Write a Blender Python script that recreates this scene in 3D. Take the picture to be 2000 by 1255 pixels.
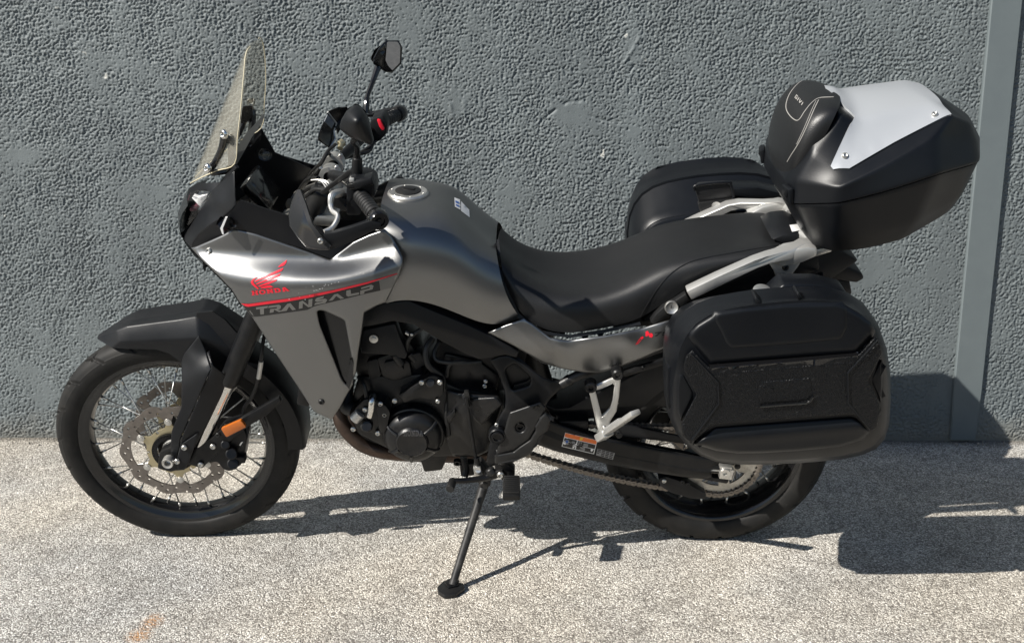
import bpy, bmesh, math, random
import numpy as np
from mathutils import Vector, Matrix, geometry
from mathutils.bvhtree import BVHTree
random.seed(7); np.random.seed(7)
R = math.radians
scene = bpy.context.scene
COL = scene.collection
for o in list(bpy.data.objects): bpy.data.objects.remove(o)

# ---------------------------------------------------------------- camera
F_PX, IMG_W, IMG_H = 2100.17, 2000.0, 1255.0
CAM = Vector((0.22977, -3.03036, 1.42276))
PSI, PITCH, ROLL = -0.01288, 0.24637, 0.00736      # turn, look down, roll
def _rot(ax, a): return Matrix.Rotation(a, 3, ax)
_r = _rot('Z', -PSI) @ Vector((1, 0, 0)); _f = _rot('Z', -PSI) @ Vector((0, 1, 0))
_m = Matrix.Rotation(-PITCH, 3, _r); _f = _m @ _f; _u = _m @ Vector((0, 0, 1))
_m = Matrix.Rotation(ROLL, 3, _f); _r = _m @ _r; _u = _m @ _u
cam_data = bpy.data.cameras.new('camera'); cam = bpy.data.objects.new('camera', cam_data); COL.objects.link(cam)
cam.matrix_world = Matrix(((_r.x, _u.x, -_f.x, CAM.x), (_r.y, _u.y, -_f.y, CAM.y), (_r.z, _u.z, -_f.z, CAM.z), (0, 0, 0, 1)))
cam_data.sensor_fit = 'HORIZONTAL'; cam_data.sensor_width = 36.0; cam_data.lens = F_PX / IMG_W * 36.0
cam_data.clip_start = 0.05; cam_data.clip_end = 3000.0
scene.camera = cam

# ---------------------------------------------------------------- sky, sun, exposure
SUN_DIR = Vector((-1.03, -0.64, 1.0)).normalized()           # towards the sun
SUN_EL = math.asin(SUN_DIR.z); SUN_ROT = math.atan2(SUN_DIR.x, SUN_DIR.y)
world = bpy.data.worlds.new('World'); scene.world = world; world.use_nodes = True
nt = world.node_tree; nt.nodes.clear()
sky = nt.nodes.new('ShaderNodeTexSky'); sky.sky_type = 'NISHITA'; sky.sun_disc = False
sky.sun_elevation = SUN_EL; sky.sun_rotation = SUN_ROT % (2 * math.pi); sky.altitude = 50; sky.air_density = 1.0; sky.dust_density = 0.6; sky.ozone_density = 1.2
bg = nt.nodes.new('ShaderNodeBackground'); bg.inputs['Strength'].default_value = 0.058
wo = nt.nodes.new('ShaderNodeOutputWorld')
nt.links.new(sky.outputs[0], bg.inputs['Color']); nt.links.new(bg.outputs[0], wo.inputs['Surface'])
sun_l = bpy.data.lights.new('sun', 'SUN'); sun_l.energy = 5.0; sun_l.angle = R(0.5); sun_l.color = (1.0, 0.955, 0.885)
sun = bpy.data.objects.new('sun', sun_l); COL.objects.link(sun); sun.rotation_euler = SUN_DIR.to_track_quat('Z', 'Y').to_euler(); sun.location = (-4, -3, 5)
scene.view_settings.view_transform = 'Standard'; scene.view_settings.look = 'None'
scene.view_settings.exposure = 0.62; scene.view_settings.gamma = 1.0; scene.view_settings.use_curve_mapping = False

# ---------------------------------------------------------------- tagging and linking
def tag(o, label=None, cat=None, kind=None, group=None):
    if label: o['label'] = label
    if cat: o['category'] = cat
    if kind: o['kind'] = kind
    if group: o['group'] = group
    return o
def empty(name, parent=None):
    o = bpy.data.objects.new(name, None); COL.objects.link(o); o.empty_display_size = 0.1
    if parent: o.parent = parent
    return o
def link(name, me, mat=None, parent=None, mw=None, smooth=35):
    if mat is not None and not me.materials: me.materials.append(mat)
    if smooth and len(me.polygons) and not me.polygons[0].use_smooth:
        me.shade_smooth(); me.set_sharp_from_angle(angle=R(smooth))
    o = bpy.data.objects.new(name, me); COL.objects.link(o)
    if parent: o.parent = parent
    if mw is not None: o.matrix_local = mw
    return o
def mesh(verts, faces):
    me = bpy.data.meshes.new('mesh'); me.from_pydata([tuple(v) for v in verts], [], [tuple(f) for f in faces]); me.update(); return me
def from_bm(bm, recalc=True):
    if recalc: bmesh.ops.recalc_face_normals(bm, faces=bm.faces)
    me = bpy.data.meshes.new('mesh'); bm.to_mesh(me); bm.free(); return me

# ---------------------------------------------------------------- bike frame: x to the rear, y to the bike's right, z up, leaning on its stand
LEAN, STEER = 0.2224, 0.048
RL = Matrix.Rotation(LEAN, 3, 'X'); RLi = RL.transposed()
CAM_L = RLi @ CAM
def ray_l(px, py):
    return (RLi @ (_f * F_PX + _r * (px - IMG_W / 2) - _u * (py - IMG_H / 2))).normalized()
def U(px, py, y):
    """point of the bike's own plane y = const that is seen at photo position (px, py)"""
    v = ray_l(px, py); return CAM_L + v * ((y - CAM_L.y) / v.y)
def P(a):
    a = tuple(a)
    return U(*a) if abs(a[0]) > 5 else Vector(a)
def ground_pt(px, py):
    v = RL @ ray_l(px, py); return CAM + v * (-CAM.z / v.z)
SA_O = Vector((-0.891, 0, 0)); SA_D = Vector((math.sin(R(27)), 0, math.cos(R(27))))
STM = Matrix.Translation(SA_O) @ Matrix.Rotation(STEER, 4, SA_D) @ Matrix.Translation(-SA_O)
def steer(me): me.transform(STM); return me

# ---------------------------------------------------------------- materials
def M(name, col, rough=0.5, metal=0.0, grain=None, var=None, coat=0.0, spec=0.5, scratch=None, wr=None, trans=None, alpha=None, emit=None):
    m = bpy.data.materials.new(name); m.use_nodes = True; nt = m.node_tree; N = nt.nodes; Lk = nt.links
    b = N['Principled BSDF']; b.inputs['Base Color'].default_value = (*col, 1); b.inputs['Roughness'].default_value = rough
    b.inputs['Metallic'].default_value = metal; b.inputs['Coat Weight'].default_value = coat; b.inputs['Specular IOR Level'].default_value = spec
    b.inputs['Coat Roughness'].default_value = 0.15
    tc = N.new('ShaderNodeTexCoord')
    if grain:
        n = N.new('ShaderNodeTexNoise'); n.inputs['Scale'].default_value = grain[0]; n.inputs['Detail'].default_value = 2
        Lk.new(tc.outputs['Object'], n.inputs['Vector'])
        bp = N.new('ShaderNodeBump'); bp.inputs['Strength'].default_value = grain[1]; bp.inputs['Distance'].default_value = grain[2] if len(grain) > 2 else 0.0006
        Lk.new(n.outputs['Fac'], bp.inputs['Height']); Lk.new(bp.outputs['Normal'], b.inputs['Normal'])
    if var:
        n = N.new('ShaderNodeTexNoise'); n.inputs['Scale'].default_value = var[0]; n.inputs['Detail'].default_value = 6; n.inputs['Roughness'].default_value = 0.65
        Lk.new(tc.outputs['Object'], n.inputs['Vector'])
        r = N.new('ShaderNodeValToRGB'); r.color_ramp.elements[0].position = 0.42; r.color_ramp.elements[1].position = 0.72
        r.color_ramp.elements[0].color = (*col, 1); r.color_ramp.elements[1].color = (*var[1], 1)
        Lk.new(n.outputs['Fac'], r.inputs['Fac']); Lk.new(r.outputs['Color'], b.inputs['Base Color'])
    if wr:
        n = N.new('ShaderNodeTexNoise'); n.inputs['Scale'].default_value = wr[0]; n.inputs['Detail'].default_value = 5
        Lk.new(tc.outputs['Object'], n.inputs['Vector'])
        mr = N.new('ShaderNodeMapRange'); mr.inputs['From Min'].default_value = 0.3; mr.inputs['From Max'].default_value = 0.7
        mr.inputs['To Min'].default_value = rough - wr[1]; mr.inputs['To Max'].default_value = rough + wr[1]
        Lk.new(n.outputs['Fac'], mr.inputs['Value']); Lk.new(mr.outputs['Result'], b.inputs['Roughness'])
    if trans: b.inputs['Transmission Weight'].default_value = trans; b.inputs['IOR'].default_value = 1.45
    if alpha is not None: b.inputs['Alpha'].default_value = alpha
    return m
MT = {}
MT['plastic'] = M('black_plastic', (0.0050, 0.0056, 0.0070), 0.40, grain=(900, 0.3), var=(9, (0.0085, 0.009, 0.0100)), wr=(14, 0.05), spec=0.3)
MT['case'] = M('case_plastic', (0.0034, 0.0042, 0.0058), 0.37, grain=(700, 0.3), var=(7, (0.0052, 0.006, 0.0075)), wr=(10, 0.05), spec=0.3)
MT['gloss'] = M('gloss_black', (0.005, 0.005, 0.0055), 0.2, coat=0.3)
MT['dark'] = M('satin_black_metal', (0.0042, 0.0046, 0.0056), 0.36, grain=(260, 0.25), var=(22, (0.012, 0.0115, 0.011)), wr=(20, 0.08), spec=0.3)
MT['engine'] = M('engine_black', (0.0038, 0.0042, 0.0052), 0.34, grain=(420, 0.3), var=(30, (0.013, 0.012, 0.011)), wr=(25, 0.08), spec=0.42)
MT['bracket'] = M('dark_grey_cast', (0.014, 0.0143, 0.015), 0.40, metal=0.3, grain=(500, 0.3), var=(25, (0.024, 0.0235, 0.0225)))
MT['grey'] = M('grey_metallic_paint', (0.215, 0.217, 0.217), 0.34, metal=0.92, grain=(2400, 0.06), wr=(12, 0.03))
MT['silver'] = M('satin_silver', (0.58, 0.575, 0.555), 0.40, metal=0.7, grain=(900, 0.1), var=(18, (0.52, 0.515, 0.495)))
MT['panel'] = M('silver_lid_panel', (0.40, 0.418, 0.438), 0.36, metal=0.35, grain=(1500, 0.08))
MT['alu'] = M('raw_aluminium', (0.66, 0.65, 0.62), 0.38, metal=0.9, var=(30, (0.5, 0.49, 0.46)))
MT['chrome'] = M('polished_steel', (0.74, 0.73, 0.70), 0.18, metal=1.0)
MT['bolt'] = M('zinc_bolt', (0.62, 0.61, 0.58), 0.32, metal=0.9, var=(60, (0.4, 0.39, 0.36)))
MT['disc'] = M('brake_steel', (0.20, 0.180, 0.163), 0.36, metal=0.85, var=(60, (0.27, 0.245, 0.222)))
MT['gold'] = M('gold_anodised', (0.50, 0.44, 0.29), 0.38, metal=0.8, var=(40, (0.5, 0.43, 0.27)))
MT['rubber'] = M('tyre_rubber', (0.0085, 0.0084, 0.0082), 0.62, grain=(500, 0.3), var=(16, (0.018, 0.0168, 0.0152)), spec=0.25)
MT['grip'] = M('grip_rubber', (0.009, 0.009, 0.009), 0.5, grain=(900, 0.4))
MT['seat'] = M('seat_vinyl', (0.0085, 0.0088, 0.0095), 0.44, grain=(520, 0.5, 0.0008), wr=(16, 0.05), spec=0.38)
MT['pad'] = M('backrest_leatherette', (0.0075, 0.0078, 0.0085), 0.40, grain=(420, 0.5, 0.0008))
MT['hose'] = M('black_hose', (0.012, 0.012, 0.012), 0.5)
MT['chain'] = M('chain_steel', (0.23, 0.205, 0.18), 0.45, metal=0.7, var=(70, (0.10, 0.088, 0.075)))
MT['sprocket'] = M('sprocket_steel', (0.50, 0.485, 0.44), 0.42, metal=0.75, var=(30, (0.25, 0.23, 0.20)))
MT['exhaust'] = M('heated_steel', (0.085, 0.060, 0.048), 0.42, metal=0.8, var=(18, (0.05, 0.038, 0.032)), wr=(20, 0.1))
MT['amber'] = M('amber_reflector', (0.42, 0.105, 0.008), 0.22, coat=0.6, grain=(350, 0.5))
MT['red'] = M('red_print', (0.72, 0.015, 0.035), 0.4)
MT['redlens'] = M('red_lens', (0.45, 0.01, 0.012), 0.2, coat=0.5)
MT['white'] = M('white_label', (0.78, 0.78, 0.77), 0.45)
MT['orange'] = M('orange_label', (0.78, 0.17, 0.03), 0.45)
MT['blue'] = M('blue_print', (0.05, 0.13, 0.42), 0.45)
MT['labelblack'] = M('label_black', (0.012, 0.012, 0.013), 0.35)
MT['labelgrey'] = M('label_grey', (0.22, 0.22, 0.22), 0.45)
MT['band'] = M('decal_dark_grey', (0.020, 0.020, 0.020), 0.42, metal=0.2)
MT['letter'] = M('decal_letter_grey', (0.24, 0.238, 0.232), 0.42, metal=0.8)
MT['emboss'] = M('embossed_grey', (0.05, 0.05, 0.052), 0.4)
MT['stitch'] = M('stitch_grey', (0.26, 0.25, 0.235), 0.7)
MT['mirror'] = M('mirror_glass', (0.86, 0.88, 0.9), 0.02, metal=1.0)
MT['lens'] = M('headlight_lens', (0.95, 0.95, 0.95), 0.04, trans=1.0)
MT['screen'] = M('display_glass', (0.10, 0.115, 0.135), 0.12, coat=0.5)

def mat_windscreen():
    m = bpy.data.materials.new('clear_windscreen'); m.use_nodes = True; nt = m.node_tree; N = nt.nodes; Lk = nt.links; N.clear()
    out = N.new('ShaderNodeOutputMaterial'); mix = N.new('ShaderNodeMixShader'); tr = N.new('ShaderNodeBsdfTransparent')
    pb = N.new('ShaderNodeBsdfPrincipled'); tr.inputs['Color'].default_value = (0.955, 0.948, 0.92, 1)
    pb.inputs['Base Color'].default_value = (0.52, 0.50, 0.44, 1); pb.inputs['Roughness'].default_value = 0.16; pb.inputs['Coat Weight'].default_value = 0.6; pb.inputs['Coat Roughness'].default_value = 0.05
    no = N.new('ShaderNodeTexNoise'); no.inputs['Scale'].default_value = 16; no.inputs['Detail'].default_value = 6; no.inputs['Roughness'].default_value = 0.7
    tc = N.new('ShaderNodeTexCoord'); Lk.new(tc.outputs['Object'], no.inputs['Vector'])
    ramp = N.new('ShaderNodeMapRange'); ramp.inputs['From Min'].default_value = 0.35; ramp.inputs['From Max'].default_value = 0.75; ramp.inputs['To Min'].default_value = 0.15; ramp.inputs['To Max'].default_value = 0.215
    Lk.new(no.outputs['Fac'], ramp.inputs['Value'])
    Lk.new(ramp.outputs[0], mix.inputs['Fac']); Lk.new(tr.outputs[0], mix.inputs[1]); Lk.new(pb.outputs[0], mix.inputs[2]); Lk.new(mix.outputs[0], out.inputs['Surface'])
    return m
MT['windscreen'] = mat_windscreen()
MT['smoke'] = M('smoked_plastic', (0.010, 0.010, 0.011), 0.18, coat=0.4)

# ================================================================ GROUND
WALL_Y, WALL_YAW = 0.7995, -0.0181
WD = Vector((math.cos(WALL_YAW), math.sin(WALL_YAW), 0)); WN = Vector((WD.y, -WD.x, 0))      # WN points to the camera side
def noise2(x, y, seed=0):
    """gradient noise on numpy arrays, about -0.7..0.7"""
    rng = np.random.RandomState(seed); n = 512
    ang = rng.rand(n, n) * 2 * np.pi; gx, gy = np.cos(ang), np.sin(ang)
    xi = np.floor(x).astype(int); yi = np.floor(y).astype(int); fx = x - xi; fy = y - yi
    u = fx * fx * fx * (fx * (fx * 6 - 15) + 10); v = fy * fy * fy * (fy * (fy * 6 - 15) + 10)
    def g(i, j, dx, dy): return gx[(xi + i) % n, (yi + j) % n] * dx + gy[(xi + i) % n, (yi + j) % n] * dy
    a = g(0, 0, fx, fy); b = g(1, 0, fx - 1, fy); c = g(0, 1, fx, fy - 1); d = g(1, 1, fx - 1, fy - 1)
    return (a + u * (b - a)) * (1 - v) + (c + u * (d - c)) * v
def axis(lo, hi, step, far_lo, far_hi, grow=1.5):
    a = list(np.arange(lo, hi + step / 2, step)); s = step
    while a[-1] < far_hi: s *= grow; a.append(min(a[-1] + s, far_hi))
    s = step; pre = []
    x = lo
    while x > far_lo: s *= grow; x = max(x - s, far_lo); pre.append(x)
    return np.array(pre[::-1] + a)
def grid_mesh(co, nu, nv):
    me = bpy.data.meshes.new('mesh')
    me.vertices.add(nu * nv); me.vertices.foreach_set('co', co.astype(np.float32).ravel())
    i, j = np.meshgrid(np.arange(nu - 1), np.arange(nv - 1), indexing='ij')
    a = (i * nv + j).ravel(); f = np.stack([a, a + nv, a + nv + 1, a + 1], -1).astype(np.int32)
    nf = len(f); me.loops.add(nf * 4); me.loops.foreach_set('vertex_index', f.ravel())
    me.polygons.add(nf); me.polygons.foreach_set('loop_start', np.arange(0, nf * 4, 4, dtype=np.int32))
    me.polygons.foreach_set('use_smooth', np.ones(nf, dtype=bool)); me.update(); return me

def mat_ground():
    m = bpy.data.materials.new('pebbled_asphalt'); m.use_nodes = True; nt = m.node_tree; N = nt.nodes; Lk = nt.links; b = N['Principled BSDF']
    tc = N.new('ShaderNodeTexCoord'); b.inputs['Roughness'].default_value = 0.85; b.inputs['Specular IOR Level'].default_value = 0.25
    w = N.new('ShaderNodeTexNoise'); w.inputs['Scale'].default_value = 60; w.inputs['Detail'].default_value = 2; Lk.new(tc.outputs['Object'], w.inputs['Vector'])
    wm = N.new('ShaderNodeMix'); wm.data_type = 'RGBA'; wm.blend_type = 'ADD'; wm.inputs['Factor'].default_value = 0.012; Lk.new(tc.outputs['Object'], wm.inputs['A']); Lk.new(w.outputs['Color'], wm.inputs['B'])
    v = N.new('ShaderNodeTexVoronoi'); v.inputs['Scale'].default_value = 225; v.inputs['Randomness'].default_value = 1; Lk.new(wm.outputs['Result'], v.inputs['Vector'])
    v2 = N.new('ShaderNodeTexVoronoi'); v2.inputs['Scale'].default_value = 430; Lk.new(wm.outputs['Result'], v2.inputs['Vector'])
    sep = N.new('ShaderNodeSeparateColor'); Lk.new(v.outputs['Color'], sep.inputs['Color'])
    r = N.new('ShaderNodeValToRGB'); cr = r.color_ramp; cr.elements[0].position = 0.0; cr.elements[0].color = (0.13, 0.12, 0.107, 1); cr.elements[1].position = 1.0; cr.elements[1].color = (0.86, 0.835, 0.775, 1)
    for p_, c_ in ((0.14, (0.22, 0.205, 0.184)), (0.34, (0.39, 0.367, 0.33)), (0.6, (0.56, 0.534, 0.482)), (0.85, (0.70, 0.675, 0.615))):
        e = cr.elements.new(p_); e.color = (*c_, 1)
    Lk.new(sep.outputs['Red'], r.inputs['Fac'])
    # binder showing between the stones
    mr = N.new('ShaderNodeMapRange'); mr.inputs['From Min'].default_value = 0.36; mr.inputs['From Max'].default_value = 0.70; mr.inputs['To Min'].default_value = 0; mr.inputs['To Max'].default_value = 0.85
    Lk.new(v.outputs['Distance'], mr.inputs['Value'])
    mx = N.new('ShaderNodeMix'); mx.data_type = 'RGBA'; Lk.new(mr.outputs[0], mx.inputs['Factor']); Lk.new(r.outputs['Color'], mx.inputs['A']); mx.inputs['B'].default_value = (0.20, 0.184, 0.162, 1)
    # broad stains
    n1 = N.new('ShaderNodeTexNoise'); n1.inputs['Scale'].default_value = 1.6; n1.inputs['Detail'].default_value = 7; n1.inputs['Roughness'].default_value = 0.62; Lk.new(tc.outputs['Object'], n1.inputs['Vector'])
    m1 = N.new('ShaderNodeMapRange'); m1.inputs['From Min'].default_value = 0.3; m1.inputs['From Max'].default_value = 0.7; m1.inputs['To Min'].default_value = 0.80; m1.inputs['To Max'].default_value = 1.16; Lk.new(n1.outputs['Fac'], m1.inputs['Value'])
    hs = N.new('ShaderNodeMix'); hs.data_type = 'RGBA'; hs.blend_type = 'MULTIPLY'; hs.inputs['Factor'].default_value = 1; Lk.new(mx.outputs['Result'], hs.inputs['A']); Lk.new(m1.outputs[0], hs.inputs['B'])
    # a rusty stain on the stones
    def blob(cx, cy, rx, ry):
        mp = N.new('ShaderNodeMapping'); mp.inputs['Location'].default_value = (-cx / rx, -cy / ry, 0); mp.inputs['Scale'].default_value = (1 / rx, 1 / ry, 0); Lk.new(tc.outputs['Object'], mp.inputs['Vector'])
        ln = N.new('ShaderNodeVectorMath'); ln.operation = 'LENGTH'; Lk.new(mp.outputs[0], ln.inputs[0])
        q = N.new('ShaderNodeMapRange'); q.inputs['From Min'].default_value = 0.25; q.inputs['From Max'].default_value = 1.0; q.inputs['To Min'].default_value = 1; q.inputs['To Max'].default_value = 0; Lk.new(ln.outputs['Value'], q.inputs['Value']); return q
    # warm and grey areas, scuffs
    n4 = N.new('ShaderNodeTexNoise'); n4.inputs['Scale'].default_value = 0.9; n4.inputs['Detail'].default_value = 5; Lk.new(tc.outputs['Object'], n4.inputs['Vector'])
    r4 = N.new('ShaderNodeValToRGB'); r4.color_ramp.elements[0].position = .36; r4.color_ramp.elements[0].color = (.96, 1.0, 1.065, 1); r4.color_ramp.elements[1].position = .62; r4.color_ramp.elements[1].color = (1.075, 1.05, 1.01, 1); Lk.new(n4.outputs['Fac'], r4.inputs['Fac'])
    h4 = N.new('ShaderNodeMix'); h4.data_type = 'RGBA'; h4.blend_type = 'MULTIPLY'; h4.inputs['Factor'].default_value = 1; Lk.new(hs.outputs['Result'], h4.inputs['A']); Lk.new(r4.outputs['Color'], h4.inputs['B'])
    n5 = N.new('ShaderNodeTexNoise'); n5.inputs['Scale'].default_value = 11; n5.inputs['Detail'].default_value = 9; n5.inputs['Roughness'].default_value = .75; Lk.new(tc.outputs['Object'], n5.inputs['Vector'])
    m5 = N.new('ShaderNodeMapRange'); m5.inputs['From Min'].default_value = .32; m5.inputs['From Max'].default_value = .68; m5.inputs['To Min'].default_value = .88; m5.inputs['To Max'].default_value = 1.34; Lk.new(n5.outputs['Fac'], m5.inputs['Value'])
    h5 = N.new('ShaderNodeMix'); h5.data_type = 'RGBA'; h5.blend_type = 'MULTIPLY'; h5.inputs['Factor'].default_value = 1; Lk.new(h4.outputs['Result'], h5.inputs['A']); Lk.new(m5.outputs[0], h5.inputs['B'])
    # soil washed up against the wall
    sp = N.new('ShaderNodeSeparateXYZ'); Lk.new(tc.outputs['Object'], sp.inputs['Vector'])
    s1 = N.new('ShaderNodeMath'); s1.operation = 'MULTIPLY_ADD'; s1.inputs[1].default_value = .018; Lk.new(sp.outputs['X'], s1.inputs[0]); Lk.new(sp.outputs['Y'], s1.inputs[2])
    s2 = N.new('ShaderNodeMath'); s2.operation = 'MULTIPLY_ADD'; s2.inputs[1].default_value = .09; Lk.new(n5.outputs['Fac'], s2.inputs[0]); Lk.new(s1.outputs[0], s2.inputs[2])
    s3 = N.new('ShaderNodeMapRange'); s3.inputs['From Min'].default_value = WALL_Y - .005; s3.inputs['From Max'].default_value = WALL_Y + .045; s3.inputs['To Max'].default_value = .75; Lk.new(s2.outputs[0], s3.inputs['Value'])
    h6 = N.new('ShaderNodeMix'); h6.data_type = 'RGBA'; Lk.new(s3.outputs[0], h6.inputs['Factor']); Lk.new(h5.outputs['Result'], h6.inputs['A']); h6.inputs['B'].default_value = (.10, .088, .07, 1)
    cur = h6.outputs['Result']
    for (px, py, rx, ry) in ((298, 1212, 0.035, 0.05), (272, 1240, 0.04, 0.045)):
        g = ground_pt(px, py); q = blob(g.x, g.y, rx, ry)
        k = N.new('ShaderNodeMath'); k.operation = 'MULTIPLY'; Lk.new(q.outputs[0], k.inputs[0]); Lk.new(sep.outputs['Green'], k.inputs[1])
        k2 = N.new('ShaderNodeMath'); k2.operation = 'MULTIPLY'; k2.use_clamp = True; k2.inputs[1].default_value = 1.1; Lk.new(k.outputs[0], k2.inputs[0])
        mm = N.new('ShaderNodeMix'); mm.data_type = 'RGBA'; Lk.new(k2.outputs[0], mm.inputs['Factor']); Lk.new(cur, mm.inputs['A']); mm.inputs['B'].default_value = (0.42, 0.22, 0.09, 1); cur = mm.outputs['Result']
    Lk.new(cur, b.inputs['Base Color'])
    # relief of the stones
    h1 = N.new('ShaderNodeMath'); h1.operation = 'MULTIPLY'; h1.inputs[1].default_value = -1.0; Lk.new(v.outputs['Distance'], h1.inputs[0])
    h2 = N.new('ShaderNodeMath'); h2.operation = 'MULTIPLY_ADD'; h2.inputs[1].default_value = -0.4; Lk.new(v2.outputs['Distance'], h2.inputs[0]); Lk.new(h1.outputs[0], h2.inputs[2])
    bp = N.new('ShaderNodeBump'); bp.inputs['Strength'].default_value = 0.9; bp.inputs['Distance'].default_value = 0.004; Lk.new(h2.outputs[0], bp.inputs['Height']); Lk.new(bp.outputs['Normal'], b.inputs['Normal'])
    return m
gx = axis(-2.3, 2.6, 0.012, -60, 60, 1.6); gy = axis(-1.9, 0.83, 0.012, -60, 0.95, 1.6)
GX, GY = np.meshgrid(gx, gy, indexing='ij')
near = np.clip((3.2 - np.hypot(GX - 0.2, GY + 0.5)) / 0.8, 0, 1)
GZ = near * (0.0016 * noise2(GX * 60, GY * 60, 1) + 0.0022 * noise2(GX * 7, GY * 7, 2))
gnd = link('ground', grid_mesh(np.stack([GX, GY, GZ], -1), len(gx), len(gy)), mat_ground(), smooth=0)
tag(gnd, kind='structure')
# unseen darker asphalt, added to dim what the bike's side panels reflect
added_road_bm = bmesh.new(); ry = [-1.42, -2.5, -5, -12, -60]; rx = [-60, -20, -6, -2, 0, 2, 6, 20, 60]
rv = [[added_road_bm.verts.new((x, y, .006)) for y in ry] for x in rx]
for a_, b_ in zip(rv, rv[1:]):
    for i_ in range(len(ry) - 1): added_road_bm.faces.new((a_[i_], a_[i_ + 1], b_[i_ + 1], b_[i_]))
added_road = link('added_road', from_bm(added_road_bm), M('asphalt', (.055, .054, .052), .8, grain=(160, .6, .004), var=(40, (.085, .083, .079))), smooth=0); tag(added_road, kind='structure')

# ================================================================ WALL
def mat_wall():
    m = bpy.data.materials.new('painted_roughcast'); m.use_nodes = True; nt = m.node_tree; N = nt.nodes; Lk = nt.links; b = N['Principled BSDF']
    tc = N.new('ShaderNodeTexCoord'); b.inputs['Roughness'].default_value = 0.62; b.inputs['Specular IOR Level'].default_value = 0.4
    n = N.new('ShaderNodeTexNoise'); n.inputs['Scale'].default_value = 2.2; n.inputs['Detail'].default_value = 8; n.inputs['Roughness'].default_value = 0.65; Lk.new(tc.outputs['Object'], n.inputs['Vector'])
    r = N.new('ShaderNodeValToRGB'); r.color_ramp.elements[0].position = 0.3; r.color_ramp.elements[0].color = (0.114, 0.131, 0.136, 1); r.color_ramp.elements[1].position = 0.72; r.color_ramp.elements[1].color = (0.141, 0.161, 0.165, 1)
    Lk.new(n.outputs['Fac'], r.inputs['Fac'])
    n2 = N.new('ShaderNodeTexNoise'); n2.inputs['Scale'].default_value = 13; n2.inputs['Detail'].default_value = 6; Lk.new(tc.outputs['Object'], n2.inputs['Vector'])
    q = N.new('ShaderNodeMapRange'); q.inputs['From Min'].default_value = 0.735; q.inputs['From Max'].default_value = 0.76; Lk.new(n2.outputs['Fac'], q.inputs['Value'])
    mx = N.new('ShaderNodeMix'); mx.data_type = 'RGBA'; Lk.new(q.outputs[0], mx.inputs['Factor']); Lk.new(r.outputs['Color'], mx.inputs['A']); mx.inputs['B'].default_value = (0.42, 0.42, 0.39, 1)
    # rain streaks, and dust splashed up from the ground
    mp = N.new('ShaderNodeMapping'); mp.inputs['Scale'].default_value = (9, 9, .7); Lk.new(tc.outputs['Object'], mp.inputs['Vector'])
    n6 = N.new('ShaderNodeTexNoise'); n6.inputs['Scale'].default_value = 1.0; n6.inputs['Detail'].default_value = 6; Lk.new(mp.outputs[0], n6.inputs['Vector'])
    m6 = N.new('ShaderNodeMapRange'); m6.inputs['From Min'].default_value = .32; m6.inputs['From Max'].default_value = .7; m6.inputs['To Min'].default_value = .90; m6.inputs['To Max'].default_value = 1.09; Lk.new(n6.outputs['Fac'], m6.inputs['Value'])
    x6 = N.new('ShaderNodeMix'); x6.data_type = 'RGBA'; x6.blend_type = 'MULTIPLY'; x6.inputs['Factor'].default_value = 1; Lk.new(mx.outputs['Result'], x6.inputs['A']); Lk.new(m6.outputs[0], x6.inputs['B'])
    sz = N.new('ShaderNodeSeparateXYZ'); Lk.new(tc.outputs['Object'], sz.inputs['Vector'])
    z6 = N.new('ShaderNodeMath'); z6.operation = 'MULTIPLY_ADD'; z6.inputs[1].default_value = -.16; Lk.new(n2.outputs['Fac'], z6.inputs[0]); Lk.new(sz.outputs['Z'], z6.inputs[2])
    q6 = N.new('ShaderNodeMapRange'); q6.inputs['From Min'].default_value = -.07; q6.inputs['From Max'].default_value = .03; q6.inputs['To Min'].default_value = .55; q6.inputs['To Max'].default_value = 0; Lk.new(z6.outputs[0], q6.inputs['Value'])
    d6 = N.new('ShaderNodeMix'); d6.data_type = 'RGBA'; Lk.new(q6.outputs[0], d6.inputs['Factor']); Lk.new(x6.outputs['Result'], d6.inputs['A']); d6.inputs['B'].default_value = (.19, .18, .155, 1)
    Lk.new(d6.outputs['Result'], b.inputs['Base Color'])
    n3 = N.new('ShaderNodeTexNoise'); n3.inputs['Scale'].default_value = 230; n3.inputs['Detail'].default_value = 3; Lk.new(tc.outputs['Object'], n3.inputs['Vector'])
    bp = N.new('ShaderNodeBump'); bp.inputs['Strength'].default_value = 0.25; bp.inputs['Distance'].default_value = 0.0015; Lk.new(n3.outputs['Fac'], bp.inputs['Height']); Lk.new(bp.outputs['Normal'], b.inputs['Normal'])
    return m
ws = np.concatenate([axis(-2.95, -2.007, 0.0070, -14, -2.007, 1.6), np.arange(-2.0, 2.3, 0.0030), axis(2.306, 3.20, 0.0070, 2.306, 14, 1.6)]); wz = axis(-0.01, 1.76, 0.0030, -0.05, 5.0, 1.6)
SX, SZ = np.meshgrid(ws, wz, indexing='ij')
warp = 0.006 * noise2(SX * 40, SZ * 40, 11); warp2 = 0.006 * noise2(SX * 40, SZ * 40, 12)
lx, lz = SX + warp, SZ + warp2
rough = 0.95 * noise2(lx * 112, lz * 120, 3) + 0.62 * noise2(lx * 190, lz * 200, 4) + 0.22 * noise2(lx * 290, lz * 290, 5)
level = 0.10 + 0.62 * noise2(lx * 9, lz * 9, 6) + 0.55 * noise2(lx * 3.1, lz * 2.4, 7) + 0.32 * noise2(lx * 24, lz * 24, 13)
level = np.clip(0.78 * level - 0.03, -0.62, 0.45)
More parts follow.
